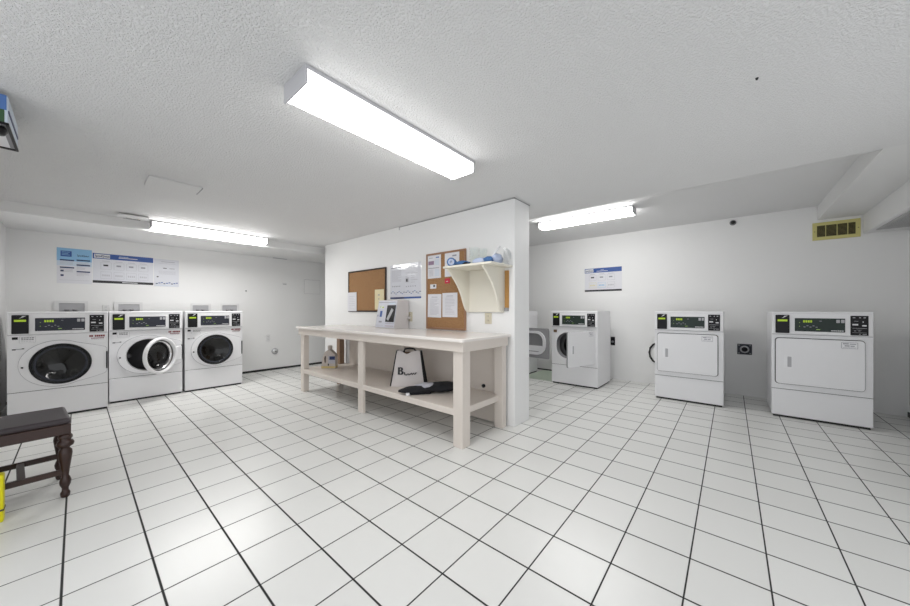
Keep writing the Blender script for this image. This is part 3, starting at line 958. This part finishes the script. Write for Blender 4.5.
def f_wash(b, w_, h_, y):
    b.rect(0, h_ * 0.82, w_, h_, M['blueink'], y)
    b.rect(0, 0, w_, h_ * 0.085, M['ink'], y)
    b.rect(0.012, h_ * 0.845, 0.155, h_ * 0.975, M['print'], y - 0.0004)
    b.text('SpeedQueen', 0.018, h_ * 0.878, 0.04, M['navy'], y - 0.0008, 0.132)
    b.rect(0.235, h_ * 0.885, 0.42, h_ * 0.91, M['print'], y - 0.0004)
    b.rect(0.24, h_ * 0.93, 0.33, h_ * 0.945, M['paleblue'], y - 0.0004)
    icons(b, w_, h_, y, 2, 4, 0.07, 0.48)
    b.rect(0.27, h_ * 0.03, 0.42, h_ * 0.055, M['print'], y - 0.0004)
sheet('notice_sheet', 'wide white washer instruction poster with blue header and black footer', 'poster', (0.135, Y1, 1.452), FACE_S, 0.582, 0.39, M['gloss'], f_wash, 'notices above the washers')
def f_third(b, w_, h_, y):
    b.rect(0.08, h_ * 0.9, 0.23, h_ * 0.915, M['greyink'], y); b.rect(0.05, h_ * 0.84, 0.24, h_ * 0.85, M['paleink'], y)
    b.rect(0.1, h_ * 0.66, 0.14, h_ * 0.685, M['ink'], y); b.rect(0.17, h_ * 0.66, 0.23, h_ * 0.68, M['greyink'], y)
    b.rect(0.03, h_ * 0.33, 0.05, h_ * 0.37, M['ink'], y)
    for i in range(9): b.rect(0.02 + i * 0.028, h_ * (0.09 + 0.02 * (i % 3)), 0.042 + i * 0.028, h_ * (0.12 + 0.02 * (i % 3)), M['blueink'] if i % 3 else M['navy'], y)
    lines(b, 0.05, 0.24, h_ * 0.45, h_ * 0.56, 5, M['paleink'], 0.003, 4, y)
    b.rect(0.02, h_ * 0.03, 0.25, h_ * 0.045, M['paleblue'], y)
sheet('notice_sheet', 'shiny plain white notice above the right-hand washer', 'poster', (0.724, Y1, 1.438), FACE_S, 0.278, 0.4, M['gloss'], f_third, 'notices above the washers')
# dryer wall poster
def f_dry(b, w_, h_, y):
    b.rect(0, h_ * 0.81, w_, h_, M['blueink'], y)
    b.rect(0, 0, w_, h_ * 0.075, M['ink'], y)
    b.rect(0.008, h_ * 0.835, 0.14, h_ * 0.975, M['print'], y - 0.0004)
    b.text('SpeedQueen', 0.014, h_ * 0.872, 0.036, M['navy'], y - 0.0008, 0.12)
    b.rect(0.19, h_ * 0.86, 0.36, h_ * 0.88, M['print'], y - 0.0004)
    b.rect(0.25, h_ * 0.91, 0.3, h_ * 0.925, M['paleblue'], y - 0.0004)
    icons(b, w_, h_, y, 2, 3, 0.07, 0.42, 3, ['yellowprint', 'skyblue', 'paleink'])
sheet('notice_sheet', 'dryer instruction poster with blue header on the bare right wall', 'poster', (X1, 1.861, 1.395), FACE_W, 0.566, 0.38, M['paper'], f_dry)
# poster pair on the partition
def f_pair(b, w_, h_, y):
    b.rect(0, 0, w_, h_ * 0.05, M['blueink'], y); b.rect(0, 0, w_ * 0.47, h_ * 0.05, M['navy'], y - 0.0004)
    y -= 0.0004
    b.rect(0.02, h_ * 0.9, 0.22, h_ * 0.925, M['greyink'], y)
    lines(b, 0.03, 0.22, h_ * 0.5, h_ * 0.82, 14, M['paleink'], 0.004, 3, y)
    for i in range(5): b.rect(0.04 + i * 0.035, h_ * 0.35, 0.06 + i * 0.035, h_ * 0.38, M['greyink'], y); b.rect(0.31 + i * 0.04, h_ * 0.33, 0.325 + i * 0.04, h_ * 0.36, M['greyink'], y)
    b.rect(0.3, h_ * 0.46, 0.36, h_ * 0.6, M['paleink'], y); b.rect(0.31, h_ * 0.48, 0.34, h_ * 0.56, M['ink'], y - 0.0004)
    lines(b, 0.4, 0.52, h_ * 0.45, h_ * 0.7, 5, M['paleink'], 0.006, 8, y); lines(b, 0.3, 0.37, h_ * 0.62, h_ * 0.72, 3, M['paleink'], 0.006, 8, y)
    for o_ in (0.01, 0.3):
        prev = None
        for i in range(9):
            x = o_ + i * 0.031
            z = h_ * (0.17 + 0.035 * math.sin(i * 1.6))
            b.rect(x, z, x + 0.028, z + 0.008, M['bluecard'] if i % 2 else M['navy'], y)
    b.rect(w_ * 0.47, h_ * 0.05, w_ * 0.473, h_ * 0.97, M['paleink'], y)
sheet('notice_sheet', 'glossy two-page notice with blue footer between the corkboards', 'poster', (PX, 3.373, 1.235), FACE_W, 0.58, 0.435, M['gloss'], f_pair)

def corkboard(label, y_left, z0, w_, h_, fm, fw):
    t = thing('corkboard', label, 'notice board', (PX, y_left, z0), FACE_W)
    MB().box((fw * 0.5, -0.01, fw * 0.5), (w_ - fw * 0.5, 0, h_ - fw * 0.5), M['cork']).build('cork_panel', t)
    b = MB()
    for q in (((0, 0), (w_, fw)), ((0, h_ - fw), (w_, h_)), ((0, fw), (fw, h_ - fw)), ((w_ - fw, fw), (w_, h_ - fw))):
        b.box((q[0][0], -0.018, q[0][1]), (q[1][0], 0, q[1][1]), M[fm], 0.002, 1)
    b.build('frame', t)
corkboard('cork notice board in a dark frame above the table on the left', 4.358, 1.067, 0.906, 0.594, 'darkframe', 0.02)
corkboard('tall cork notice board in an oak frame beside the bracket shelf', 2.697, 0.878, 0.589, 0.862, 'oakframe', 0.022)
CKX = PX - 0.0105
def f_text(seed, n=14, title=True):
    def f(b, w_, h_, y):
        if title: b.rect(w_ * 0.28, h_ * 0.86, w_ * 0.72, h_ * 0.88, M['greyink'], y)
        lines(b, w_ * 0.18, w_ * 0.82, h_ * 0.12, h_ * 0.78, n, M['paleink'], 0.004, seed, y)
    return f
G = 'papers pinned to the corkboards'
sheet('pinned_paper', 'white paper at lower left of the dark-framed corkboard', 'paper', (PX - 0.0185, 4.365, 1.075), FACE_W, 0.235, 0.277, M['paper'], f_text(1, 8, False), G)
sheet('pinned_paper', 'cream yellow note at the right of the dark-framed corkboard', 'paper', (PX - 0.0185, 3.685, 1.1), FACE_W, 0.2, 0.27, M['sticky'], lambda b, w_, h_, y: (b.rect(0.07, h_ * 0.7, 0.11, h_ * 0.75, M['greyink'], y), b.rect(0.08, h_ * 0.5, 0.1, h_ * 0.55, M['greyink'], y)), G)
def f_p1(b, w_, h_, y):
    b.rect(0.01, h_ * 0.58, 0.1, h_ * 0.74, M['purple'], y)
    b.rect(0.02, h_ * 0.86, 0.08, h_ * 0.88, M['greyink'], y); b.rect(0.13, h_ * 0.85, 0.18, h_ * 0.9, M['bluecard'], y)
    b.rect(0.01, h_ * 0.42, 0.18, h_ * 0.45, M['greyink'], y); lines(b, 0.11, 0.18, h_ * 0.55, h_ * 0.75, 5, M['paleblue'], 0.008, 3, y)
    lines(b, 0.02, 0.09, h_ * 0.1, h_ * 0.35, 6, M['paleink'], 0.006, 3, y); lines(b, 0.11, 0.18, h_ * 0.1, h_ * 0.35, 6, M['paleblue'], 0.008, 4, y)
sheet('pinned_paper', 'printed flyer with purple picture at top left of the tall corkboard', 'paper', (CKX, 2.671, 1.455), FACE_W, 0.206, 0.268, M['paper'], f_p1, G)
sheet('pinned_paper', 'white page at top right of the tall corkboard behind the shelf edge', 'paper', (CKX, 2.405, 1.46), FACE_W, 0.207, 0.262, M['paper'], lambda b, w_, h_, y: (b.rect(0.11, h_ * 0.82, 0.17, h_ * 0.88, M['greyink'], y), b.rect(0.03, h_ * 0.7, 0.1, h_ * 0.73, M['paleblue'], y)), G)
sheet('pinned_paper', 'typed white page at lower left of the tall corkboard', 'paper', (CKX, 2.674, 1.012), FACE_W, 0.212, 0.265, M['paper'], f_text(5, 15), G, 0.02)
sheet('pinned_paper', 'typed white page at lower right of the tall corkboard', 'paper', (CKX, 2.441, 1.016), FACE_W, 0.217, 0.266, M['paper'], f_text(6, 12), G)
sheet('pinned_card', 'small white card with black square on the tall corkboard', 'card', (CKX, 2.632, 1.338), FACE_W, 0.095, 0.05, M['paper'], lambda b, w_, h_, y: b.rect(0.05, 0.018, 0.078, 0.042, M['ink'], y))
sheet('pinned_card', 'small red card pinned on the tall corkboard', 'card', (CKX, 2.405, 1.386), FACE_W, 0.074, 0.056, M['red'], lambda b, w_, h_, y: b.rect(0.02, 0.02, 0.05, 0.026, M['print'], y))

# ------------------------------------------------------------------ bracket shelf on the partition
SHZ, SHB = 1.495, 1.07
SHD = 0.36
t = thing('wall_shelf', 'cream painted bracket shelf on the partition above the table end', 'shelf', (PX, 2.115, SHB), FACE_W)
# local x: from the left end, -y towards the room
HS = SHZ - SHB
MB().box((0.0, -SHD, HS), (0.56, 0, HS + 0.02), M['shelfpaint'], 0.004, 2).build('shelf_board', t)
def bracket(x):
    pts = [(0.0, 0.0), (0.0, HS - 0.0005), (-SHD + 0.02, HS - 0.0005), (-SHD + 0.02, HS - 0.02), (-0.305, HS - 0.045), (-0.27, HS - 0.08), (-0.235, HS - 0.115), (-0.2, HS - 0.155), (-0.168, HS - 0.2), (-0.14, HS - 0.25), (-0.118, HS - 0.3), (-0.095, HS - 0.35), (-0.072, HS - 0.392), (-0.05, 0.014), (-0.035, 0.0)]
    vs = [(x, p[0], p[1]) for p in pts] + [(x + 0.02, p[0], p[1]) for p in pts]
    m = len(pts)
    MB().add(vs, [list(range(m)), list(range(2 * m - 1, m - 1, -1))] + [[i, (i + 1) % m, (i + 1) % m + m, i + m] for i in range(m)], M['shelfpaint']).build('bracket', t, fix=True)
bracket(0.038)
bracket(0.449)
MB().box((0.0585, -0.024, 0.004), (0.4485, 0.0, HS - 0.0005), M['shelfpaint'], 0.002, 1).build('back_board', t)
ST = SHZ + 0.02
t = thing('wooden_strip', 'narrow brown wooden strip hanging on the partition under the shelf end', 'wood strip', (PX, 1.638, 1.085), FACE_W)
MB().box((0, -0.012, 0.03), (0.045, 0, 0.385), M['oak'], 0.003, 1).build('strip', t)
MB().box((-0.004, -0.016, 0.0), (0.042, 0, 0.032), M['greyplate'], 0.003, 1).build('metal_clip', t)

# things on the bracket shelf
t = thing('tape_roll', 'round blue and white roll at the left end of the bracket shelf', 'roll', (2.375, 2.07, ST + 0.044), math.radians(-60))
MB().lathe([(0.043, -0.03), (0.044, 0.03), (0.03, 0.03), (0.03, -0.03), (0.043, -0.03)], (0, 0, 0), M['bluecloth'], 'y', 28, cap=False).build('roll', t, fix=True)
MB().lathe([(0.03, -0.0305), (0.03, 0.03), (0.012, 0.03), (0.012, -0.0305), (0.03, -0.0305)], (0, 0, 0), M['palebluecloth'], 'y', 24, cap=False).build('core', t, fix=True)
b = MB()
blob(b, (0, 0, 0), (0.075, 0.03, 0.026), M['bluecloth'], 21, 0.35)
blob(b, (0.045, 0.0, 0), (0.05, 0.026, 0.018), M['blackcloth'], 22, 0.35)
tag(b.build('dark_cloth', None, (2.39, 1.955, ST), (0, 0, -1.4)), 'small dark crumpled cloth beside the roll on the bracket shelf', 'cloth')
for i, (x, y, r, h, lab) in enumerate(((2.52, 1.905, 0.046, 0.185, 'taller clear glass on the bracket shelf, nearer the roll'), (2.53, 1.805, 0.038, 0.165, 'shorter clear glass on the bracket shelf, nearer the blue tissue'))):
    b = MB().lathe([(0.0, 0.001), (r * 0.94, 0.0), (r, h), (r + 0.002, h + 0.002)], (0, 0, 0), M['clear'], 'z', 28, cap=False)
    tag(b.build('drinking_glass', None, (x, y, ST), fix=True), lab, 'glass', 'clear glasses on the bracket shelf')
def crumple(name, label, cat, loc, r, m, seed, rz=0):
    b = MB()
    blob(b, (0, 0, 0), r, m, seed, 0.4)
    return tag(b.build(name, None, loc, (0, 0, rz)), label, cat)
crumple('tissue_wad', 'crumpled blue and white tissue in the middle of the bracket shelf', 'tissue', (2.4, 1.745, ST), (0.07, 0.035, 0.03), M['palebluecloth'], 31, -1.2)
crumple('tissue_wad', 'heap of pale blue tissue near the right end of the bracket shelf', 'tissue', (2.47, 1.602, ST), (0.075, 0.022, 0.045), M['palebluecloth'], 37, 0.0)
crumple('blue_wrapper', 'dark blue wrapper under the white stick on the bracket shelf', 'wrapper', (2.385, 1.64, ST), (0.04, 0.022, 0.03), M['bluecloth'], 41, -0.9)
tag(MB().tube([(2.40, 1.628, ST + 0.052), (2.425, 1.595, ST + 0.1), (2.452, 1.565, ST + 0.15)], 0.009, M['print'], 10).build('white_stick'), 'short white stick leaning up out of the tissue on the shelf', 'stick')
b = MB()
vs, fs = [], []
for j in range(7):
    v = j / 6
    for i in range(9):
        u = i / 8
        vs.append((2.5 + 0.135 * u, 1.558 + 0.006 * math.sin(7 * u + 5 * v) + 0.004 * v, ST + 0.001 + 0.15 * v * (0.85 + 0.15 * math.sin(4 * u))))
for j in range(6):
    for i in range(8):
        fs.append([j * 9 + i, j * 9 + i + 1, (j + 1) * 9 + i + 1, (j + 1) * 9 + i])
b.add(vs, fs, M['film'], True)
b.add([(x, y - 0.004 + 0.02 * (1 - (z - ST) / 0.15), z) for x, y, z in vs], [f[::-1] for f in fs], M['film'], True)
tag(b.build('plastic_sleeve'), 'clear plastic bag standing at the right end of the bracket shelf', 'plastic bag')

# ------------------------------------------------------------------ washer wall fittings
def hookup(label, x0, x1, z1, wide):
    t = thing('washer_outlet_box', label, 'outlet box', (x0, Y1, 0.98), FACE_S, 'recessed water boxes behind the washers')
    w_, h_ = x1 - x0, z1 - 0.98
    b = MB().ringplate([(-wide, 0), (w_ + 0.03, 0), (w_ + 0.03, h_ + 0.03), (-wide, h_ + 0.03)], [(0, 0.02), (w_, 0.02), (w_, h_), (0, h_)], -0.012, 0, M['whiteplastic'])
    b.build('frame', t)
    MB().box((0, -0.003, 0.02), (w_, 0, h_), M['lgrey']).build('back_panel', t)
    for fx in (0.3, 0.62):
        MB().lathe([(0.016, 0), (0.016, 0.05), (0.022, 0.052), (0.022, 0.066), (0, 0.068)], (w_ * fx, -0.03, 0.055), M['greyplate'], 'z', 14).build('valve', t)
hookup('grey recessed water box above the left washer', -0.145, 0.065, 1.18, 0.042)
hookup('grey recessed water box above the middle washer', 0.367, 0.575, 1.173, 0.042)
hookup('grey recessed water box above the left edge of the right-hand washer', 1.164, 1.367, 1.164, 0.02)
hookup('grey recessed water box above the right edge of the right-hand washer', 1.55, 1.755, 1.168, 0.02)
plate('wall_outlet', 'white double outlet on the wall between the left and middle washers', 'outlet', (0.219, Y1, 1.06), FACE_S, 0.066, 0.104, M['whiteplastic'], duplex(M['whiteplastic']))
plate('wall_outlet', 'white double outlet low on the bare wall right of the washers', 'outlet', (2.203, Y1, 0.53), FACE_S, 0.068, 0.113, M['whiteplastic'], duplex(M['whiteplastic']))
t = thing('pipe_stub', 'round capped pipe fitting low on the bare wall right of the washers', 'pipe fitting', (2.352, Y1, 0.338), FACE_S)
MB().lathe([(0.056, 0), (0.056, -0.006), (0.036, -0.01)], (0, 0, 0), M['lgrey'], 'y', 24, cap=False).build('collar', t)
MB().lathe([(0.034, 0), (0.034, -0.035), (0.03, -0.04), (0, -0.04)], (0, 0, 0), M['whiteplastic'], 'y', 24).build('cap', t)
MB().box((-0.012, -0.056, -0.012), (0.012, -0.04, 0.012), M['mgrey'], 0.003, 1).build('square_nut', t)
t = thing('access_panel', 'white rectangular cover panel high on the wall near the partition', 'panel', (2.897, Y1, 1.413), FACE_S)
MB().box((0, -0.006, 0), (0.31, 0, 0.273), M['wall'], 0.002, 1).build('cover', t)
b = MB()
for q in (((-0.004, -0.004), (0.314, 0.0)), ((-0.004, 0.273), (0.314, 0.277)), ((-0.004, 0), (0, 0.273)), ((0.31, 0), (0.314, 0.273))):
    b.box((q[0][0], -0.002, q[0][1]), (q[1][0], 0, q[1][1]), M['lgrey'])
b.build('gap_line', t)
t = thing('wall_hook', 'small white hook on the bare wall right of the washers', 'hook', (2.472, Y1, 1.575), FACE_S)
MB().box((0, -0.008, 0), (0.084, 0, 0.02), M['whiteplastic'], 0.003, 1).build('hook_plate', t)
MB().box((0.02, -0.012, -0.012), (0.084, -0.008, 0.004), M['lgrey'], 0.002, 1).build('hook_lip', t)
tag(MB().lathe([(0.012, 0), (0.012, -0.006), (0, -0.008)], (0, 0, 0), M['greyplate'], 'y', 14).build('wall_button', None, (1.892, Y1, 1.42)), 'tiny grey button on the wall above and right of the right-hand washer', 'button')
tag(MB().tube([(1.63, 6.12, 0.36), (1.655, 6.06, 0.4), (1.665, 6.0, 0.5), (1.66, 6.03, 0.58), (1.64, 6.12, 0.62)], 0.009, M['rubber']).build('power_cord'), 'short dark cord bulging out beside the right-hand washer', 'cord')
# dryer wall fittings
def round_socket(t, w_, h_, d):
    MB().lathe([(0.045, 0), (0.045, -0.01), (0.03, -0.012)], (w_ / 2, -d, h_ / 2), M['lgrey'], 'y', 24, cap=False).build('ring', t)
    MB().lathe([(0.03, 0), (0.03, -0.011), (0, -0.012)], (w_ / 2, -d, h_ / 2), M['black'], 'y', 24).build('socket', t)
    b = MB()
    for x in (0.12, 0.88):
        for z in (0.12, 0.88):
            b.box((w_ * x - 0.008, -d - 0.002, h_ * z - 0.008), (w_ * x + 0.008, -d, h_ * z + 0.008), M['mgrey'])
    b.build('corner_screws', t)
plate('dryer_socket', 'black metal socket plate on the wall between the two right dryers', 'outlet', (X1, -0.062, 0.526), FACE_W, 0.141, 0.134, M['dgrey'], round_socket)
plate('dryer_socket', 'narrow black socket on the wall right of the half-open dryer', 'outlet', (X1, 1.457, 0.534), FACE_W, 0.064, 0.132, M['black'], lambda t, w_, h_, d: MB().lathe([(0.018, 0), (0.018, -0.02), (0, -0.022)], (w_ / 2, -d, h_ * 0.42), M['mgrey'], 'y', 18).build('socket', t))
tag(MB().tube([(5.518, 0.80, 0.31), (5.518, 0.87, 0.34), (5.518, 0.91, 0.40), (5.518, 0.922, 0.465), (5.518, 0.91, 0.53), (5.518, 0.87, 0.585), (5.518, 0.80, 0.62)], 0.0125, M['rubber']).build('power_cord'), 'curved black dryer cord looping out left of the closed dryer', 'cord')
t = thing('wall_sprinkler', 'small round dark fitting high on the right wall below the ceiling', 'sprinkler', (X1, -0.02, 2.225), FACE_W)
MB().lathe([(0.034, 0), (0.034, -0.006), (0.02, -0.012)], (0, 0, 0), M['mgrey'], 'y', 20, cap=False).build('escutcheon', t)
MB().lathe([(0.02, 0), (0.016, -0.03), (0.022, -0.034), (0, -0.036)], (0, 0, 0), M['seam'], 'y', 16).build('head', t)
t = thing('wall_vent', 'yellowed louvred vent high on the right wall under the soffit', 'vent', (X1, -0.717, 1.893), FACE_W)
vw, vh = 0.353, 0.2
MB().ringplate([(0, 0), (vw, 0), (vw, vh), (0, vh)], [(0.034, 0.036), (vw - 0.034, 0.036), (vw - 0.034, vh - 0.036), (0.034, vh - 0.036)], -0.014, 0, M['brass']).build('frame', t)
MB().box((0.03, -0.003, 0.03), (vw - 0.03, 0, vh - 0.03), M['ventdark']).build('duct', t)
b = MB()
for i in range(9):
    z = 0.042 + i * 0.0135
    b.box((0.034, -0.011, z), (vw - 0.034, -0.004, z + 0.004), M['brassdark'])
b.build('louvres', t)
for fx in (0.28, 0.52, 0.74):
    MB().box((vw * fx, -0.0135, 0.036), (vw * fx + 0.005, -0.003, vh - 0.036), M['brass']).build('bar', t)
b = MB()
for x in (0.016, vw - 0.016):
    b.lathe([(0.005, 0), (0, -0.003)], (x, -0.014, vh / 2), M['brassdark'], 'y', 10, cap=False)
b.build('screws', t)
# return grille under the duct soffit
t = thing('return_grille', 'long grey louvred grille under the duct soffit at right', 'vent', (4.1, -1.365, 1.92))
gw, gd = 1.19, 0.24
b = MB()
for q in (((0, 0), (gw, 0.022)), ((0, gd - 0.022), (gw, gd)), ((0, 0), (0.022, gd)), ((gw - 0.022, 0), (gw, gd))):
    b.box((q[0][0], q[0][1], -0.01), (q[1][0], q[1][1], 0), M['grille'], 0.002, 1)
b.build('frame', t)
MB().box((0.01, 0.01, -0.002), (gw - 0.01, gd - 0.01, 0), M['seam']).build('backing', t)
b = MB()
for i in range(10):
    y = 0.03 + i * 0.019
    b.box((0.022, y, -0.008), (gw - 0.022, y + 0.012, -0.004), M['grille'])
b.build('louvres', t)
# ceiling fittings on the washer side
t = thing('ceiling_vent', 'small white ceiling vent at the left end of the light above the washers', 'vent', (0.29, 5.145, H))
MB().prism([(p[0], p[1]) for p in rrect(0, 0, 0.24, 0.145, 0.02, 4)], -0.012, 0, M['whiteplastic']).build('frame', t, (0, 0, 0), (-PI / 2, 0, 0))
bpy.context.view_layer.update()
for ch in t.children:
    ch.rotation_euler = (PI / 2, 0, 0); ch.location = (0, 0, -0.012)
b = MB()
for i in range(5):
    b.box((0.05 + (0.02 if i == 2 else 0), 0.03 + i * 0.02, -0.0135), (0.19, 0.036 + i * 0.02, -0.0118), M['greyplate'] if i != 2 else M['seam'])
b.build('slots', t)
t = thing('ceiling_hatch', 'flat white rectangular hatch in the ceiling over the left side', 'hatch', (0.365, 3.445, H))
MB().box((0, 0, -0.01), (0.335, 0.29, 0), M['ceiling'], 0.002, 1).build('panel', t)
MB().box((0.337, 0.03, -0.008), (0.345, 0.24, 0), M['greyplate']).build('edge_gap', t)
tag(MB().box((0, 0, -0.008), (0.24, 0.04, 0), M['lgrey'], 0.002, 1).build('soffit_vent', None, (2.31, 6.29, 2.041)), 'thin grey slot vent under the soffit near the partition', 'vent')
tag(MB().lathe([(0.006, 0), (0.004, -0.008), (0, -0.009)], (0, 0, 0), M['seam'], 'z', 12).build('ceiling_hook', None, (2.004, -0.09, H)), 'tiny dark hook in the ceiling above the open floor', 'hook')
tag(MB().lathe([(0.018, 0), (0.018, -0.03), (0, -0.034)], (0, 0, 0), M['black'], 'y', 16).build('wall_plug', None, (PX - 0.02, 1.86, 0.345), (0, 0, FACE_W)), 'small black plug in the partition above the table shelf end', 'plug')
# added sheet: greenish floor reflection painted between the two open dryers
tag(MB().box((4.72, 2.08, 0), (5.5, 2.59, 0.006), M['palegreen'], 0.002, 1).build('floor_surface'), 'painted pale green reflection on the floor between the two open dryers', 'painted reflection')

# ------------------------------------------------------------------ chair at the left
t = thing('dining_chair', 'dark brown wooden chair with turned legs and vinyl seat at left', 'chair', (-0.044, 2.975, 0), math.radians(4.5))
CD, CW = -0.42, 0.34                       # seat runs to -x (towards the back), width along +y
bm = bmesh.new()
b = MB().box((CD - 0.02, -0.03, 0.4305), (0.022, CW + 0.02, 0.465), M['vinyl'], 0.02, 4)
b.build('seat', t)
b = MB()
for q in (((CD, -0.022, 0.37), (0.0, 0.0, 0.43)), ((CD, CW, 0.37), (0, CW + 0.022, 0.43)), ((-0.018, 0, 0.37), (0.016, CW, 0.43))):
    b.box(q[0], q[1], M['mahogany'], 0.003, 1)
b.build('seat_rail', t)
prof = [(0.022, 0), (0.028, 0.01), (0.03, 0.025), (0.02, 0.04), (0.018, 0.055), (0.028, 0.075), (0.031, 0.095), (0.024, 0.115), (0.018, 0.125), (0.022, 0.16), (0.03, 0.21), (0.037, 0.255), (0.034, 0.275), (0.024, 0.285), (0.024, 0.292), (0.042, 0.302), (0.046, 0.315), (0.04, 0.328), (0.028, 0.335), (0.038, 0.348), (0.036, 0.36), (0.026, 0.372)]
prof = [(r * (0.68 if h < 0.05 else 0.78), h) for r, h in prof]
for y in (0, CW):
    b = MB().lathe(prof, (0, y, 0), M['mahogany'], 'z', 24)
    b.box((-0.021, y - 0.021, 0.37), (0.021, y + 0.021, 0.4302), M['mahogany'], 0.004, 2)
    b.build('leg', t)
    b = MB().box((CD - 0.02, y - 0.018, 0), (CD + 0.018, y + 0.018, 0.95), M['mahogany'], 0.004, 2)
    b.build('leg', t)
    MB().box((CD, y - 0.011, 0.135), (0, y + 0.011, 0.165), M['mahogany'], 0.003, 1).build('stretcher', t)
MB().box((-0.17, 0, 0.138), (-0.14, CW, 0.162), M['mahogany'], 0.003, 1).build('stretcher', t)
b = MB()
for z in (0.6, 0.87):
    b.box((CD - 0.012, 0.015, z), (CD + 0.008, CW - 0.015, z + 0.07), M['mahogany'], 0.004, 2)
b.build('backrest', t)
# yellow tub beside the chair
t = thing('yellow_tub', 'bright yellow plastic tub with a dark band at the left edge by the chair', 'tub', (-0.380, 2.92, 0))
MB().box((-0.1, -0.06, 0), (0.134, 0.0, 0.245), M['yellow'], 0.008, 2).build('body', t)
MB().box((-0.101, -0.0615, 0.06), (0.1355, 0.0015, 0.068), M['ink']).build('band', t)

# object hung high at the left edge
t = thing('wall_box', 'small box with blue and green end and dark-edged white underside at upper left', 'box', (-0.53, 2.63, 1.987))
BW, BD, BH = 0.318, 0.40, 0.135
MB().box((0, 0.002, 0.004), (BW - 0.002, BD, BH), M['paleblue'], 0.003, 1).build('body', t)
b = MB().box((0.02, 0.004, -0.001), (BW - 0.024, BD - 0.02, 0.004), M['print'])
b.box((BW - 0.024, 0.004, -0.002), (BW - 0.008, BD - 0.02, 0.004), M['mgrey'])
b.build('underside', t)
b = MB()
b.box((BW - 0.009, -0.002, -0.006), (BW + 0.001, BD + 0.002, 0.004), M['black'])
b.box((0, BD - 0.018, -0.006), (BW - 0.009, BD + 0.002, 0.004), M['black'])
b.box((0, -0.004, -0.006), (BW - 0.009, 0.004, 0.004), M['black'])
b.build('dark_edge', t)
MB().box((BW - 0.0025, 0.01, 0.055), (BW + 0.001, BD - 0.02, 0.068), M['navy']).build('side_stripe', t)
MB().box((0, -0.001, 0.065), (BW - 0.006, 0.003, BH), M['bluecard']).build('upper_end_panel', t)
MB().box((0, -0.001, 0.006), (BW - 0.012, 0.003, 0.064), M['green']).build('lower_end_panel', t)
MB().lathe([(0.035, 0), (0.04, -0.02), (0.03, -0.035), (0, -0.037)], (BW - 0.045, 0.055, -0.006), M['black'], 'z', 20).build('knob', t)

# drop empty helper meshes
for me in list(bpy.data.meshes):
    if me.users == 0: bpy.data.meshes.remove(me)
